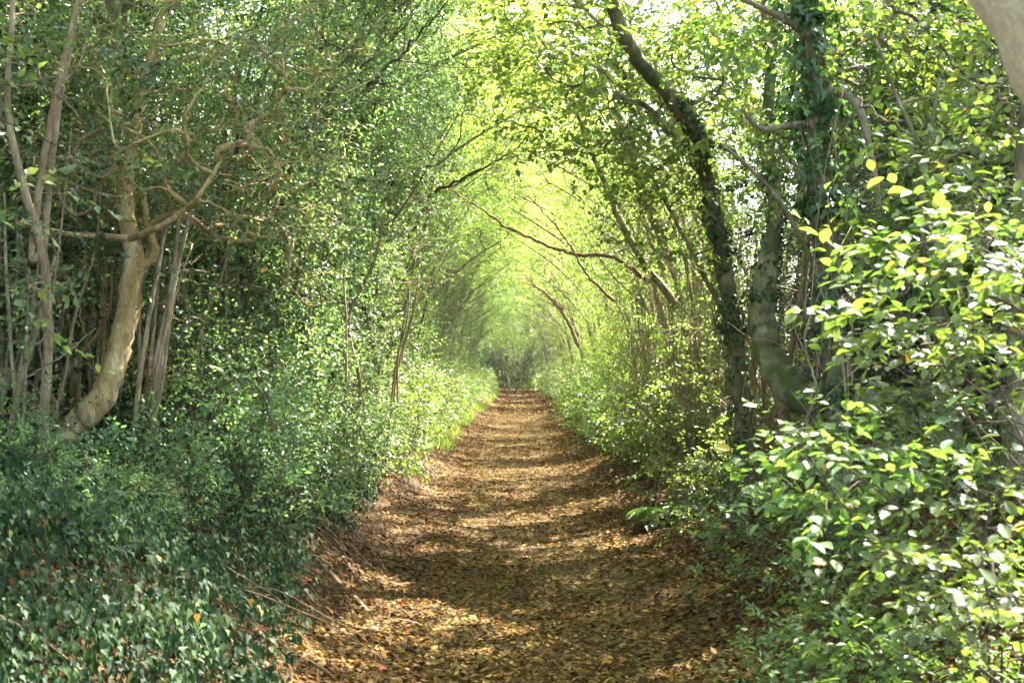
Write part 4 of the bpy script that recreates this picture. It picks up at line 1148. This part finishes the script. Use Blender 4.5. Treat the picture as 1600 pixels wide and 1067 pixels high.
# ------------------------------------------------------------------ gaps in the canopy where the sun comes through
bpy.context.view_layer.update()
sdir = np.array([math.sin(az) * math.cos(radians(SUN_EL)), math.cos(az) * math.cos(radians(SUN_EL)), math.sin(radians(SUN_EL))])
gaps = [(.25, 20.8, .95), (-.5, 20.4, .5), (.95, 21.4, .6), (-.05, 14.7, .45), (.1, 17.6, .3), (0, 32, .7), (.2, 42, 1.0), (0, 55, 1.2), (0, 75, 1.6), (0, 90, 2), (.2, 24.5, .3), (.1, 28.5, .35), (-.2, 36, .5), (.1, 48, .7), (0, 62, .9), (-.9, 9.8, .25), (-.6, 9.1, .27), (-.25, 8.8, .22), (.02, 8.3, .17), (.75, 7.4, .2), (.15, 17, .22), (-1.0, 20.8, .3),
        (1.9, 13.2, .55), (2.3, 15.6, .6), (2.0, 18.3, .6), (2.2, 21.5, .6), (-2.1, 14.2, .6), (-2.3, 18, .7), (-2.2, 22.5, .7), (-2.6, 26, .8), (2.0, 5.5, .4), (1.7, 4.8, .3), (2.4, 6.8, .3), (-1.9, 16, .5)]
for (x, y, z, rr0) in [(-1.5, 11.6, 1.6, .4), (-1.3, 12.6, 2.9, .5), (-1.7, 14, 1.4, .5), (-1.4, 15.2, 2.5, .5), (-1.6, 16.6, 1.1, .5), (-1.5, 17.6, 3.2, .5), (-1.7, 19.2, 1.8, .6), (-1.7, 21.5, 1.1, .6), (-1.7, 22.5, 2.6, .6), (-1.9, 25.5, 1.6, .7),
                       (-2.35, 9.1, 1.7, .22), (-2.5, 8.9, 1.2, .18), (-1.2, 10.6, 3.4, .45), (-1.6, 12.8, .8, .45), (1.9, 14, 1.6, .5), (2.0, 17, 2.2, .6), (1.3, 4.8, 2.2, .3)]:
    k_ = z / sdir[2]
    gaps.append((x - sdir[0] * k_, y - sdir[1] * k_, rr0, k_ + .35))
ncut = 0
for o in list(COL.objects):
    if o.type != 'MESH' or o.name.split('.')[0] not in ('crown', 'foliage') or o.data.name not in SHAPE: continue
    mw = np.array(o.matrix_world)
    bb = np.array(o.bound_box) @ mw[:3, :3].T + mw[:3, 3]
    c = bb.mean(0); rad_ = np.linalg.norm(bb - c, axis=1).max()
    hit = [g for g in gaps if np.linalg.norm(np.cross(c - np.array([g[0], g[1], .3]), sdir)) < rad_ + g[2]]
    if not hit: continue
    sh = SHAPE[o.data.name]; nv = len(LEAF[sh][0])
    co = np.empty(len(o.data.vertices) * 3, np.float32); o.data.vertices.foreach_get('co', co)
    lv = co.reshape(-1, nv, 3); mid = lv.mean(1) @ mw[:3, :3].T + mw[:3, 3]
    kill = np.zeros(len(mid), bool)
    for g in hit:
        b = np.array([g[0], g[1], .1]); w_ = mid - b
        t__ = w_ @ sdir; w_ = w_ - t__[:, None] * sdir
        dd = np.linalg.norm(w_, axis=1); an = np.arctan2(w_[:, 1], w_[:, 0])
        lim = g[2] * (1 + .25 * np.sin(an * 3 + g[1]) + .18 * np.sin(an * 5 + g[0] * 9)) + np.sin(mid[:, 0] * 9) * .03
        kill |= (dd < lim) & (t__ > (g[3] if len(g) > 3 else 1.2))
    if kill.sum() < 3: continue
    ncut += 1
    lv = lv[~kill]
    tf = LEAF[sh][1]; fl = np.concatenate([np.array(f) for f in tf]); fs = np.array([len(f) for f in tf])
    o.data = mesh_np(o.data.name, lv.reshape(-1, 3), (np.arange(len(lv))[:, None] * nv + fl[None]).reshape(-1), np.tile(fs, len(lv)), o.data.materials[0])
print('gaps cut in', ncut)

# ------------------------------------------------------------------ pale air
mb = MB()
zb = float(np.min(ground_h(*np.meshgrid(np.linspace(-60, 60, 50), np.linspace(-20, 160, 90))))) - 1.0
x0, x1, y0, y1, z0, z1 = -605, 605, -45, 905, zb, 22
v = [(x0, y0, z0), (x1, y0, z0), (x1, y1, z0), (x0, y1, z0), (x0, y0, z1), (x1, y0, z1), (x1, y1, z1), (x0, y1, z1)]
mb.add(v, [0, 3, 2, 1, 4, 5, 6, 7, 0, 1, 5, 4, 1, 2, 6, 5, 2, 3, 7, 6, 3, 0, 4, 7], [4] * 6)
M_air, t_ = newmat('pale_air')
vp = t_.nodes.new('ShaderNodeVolumePrincipled'); vp.inputs['Density'].default_value = 0.00013
vp.inputs['Color'].default_value = (.93, .96, .90, 1); vp.inputs['Anisotropy'].default_value = .3
vo_ = t_.nodes.new('ShaderNodeOutputMaterial'); t_.links.new(vp.outputs[0], vo_.inputs['Volume'])
tag(mb.build('haze', M_air), kind='stuff')
print('TOTAL', len(bpy.data.objects), sum(len(m.polygons) for m in bpy.data.meshes))
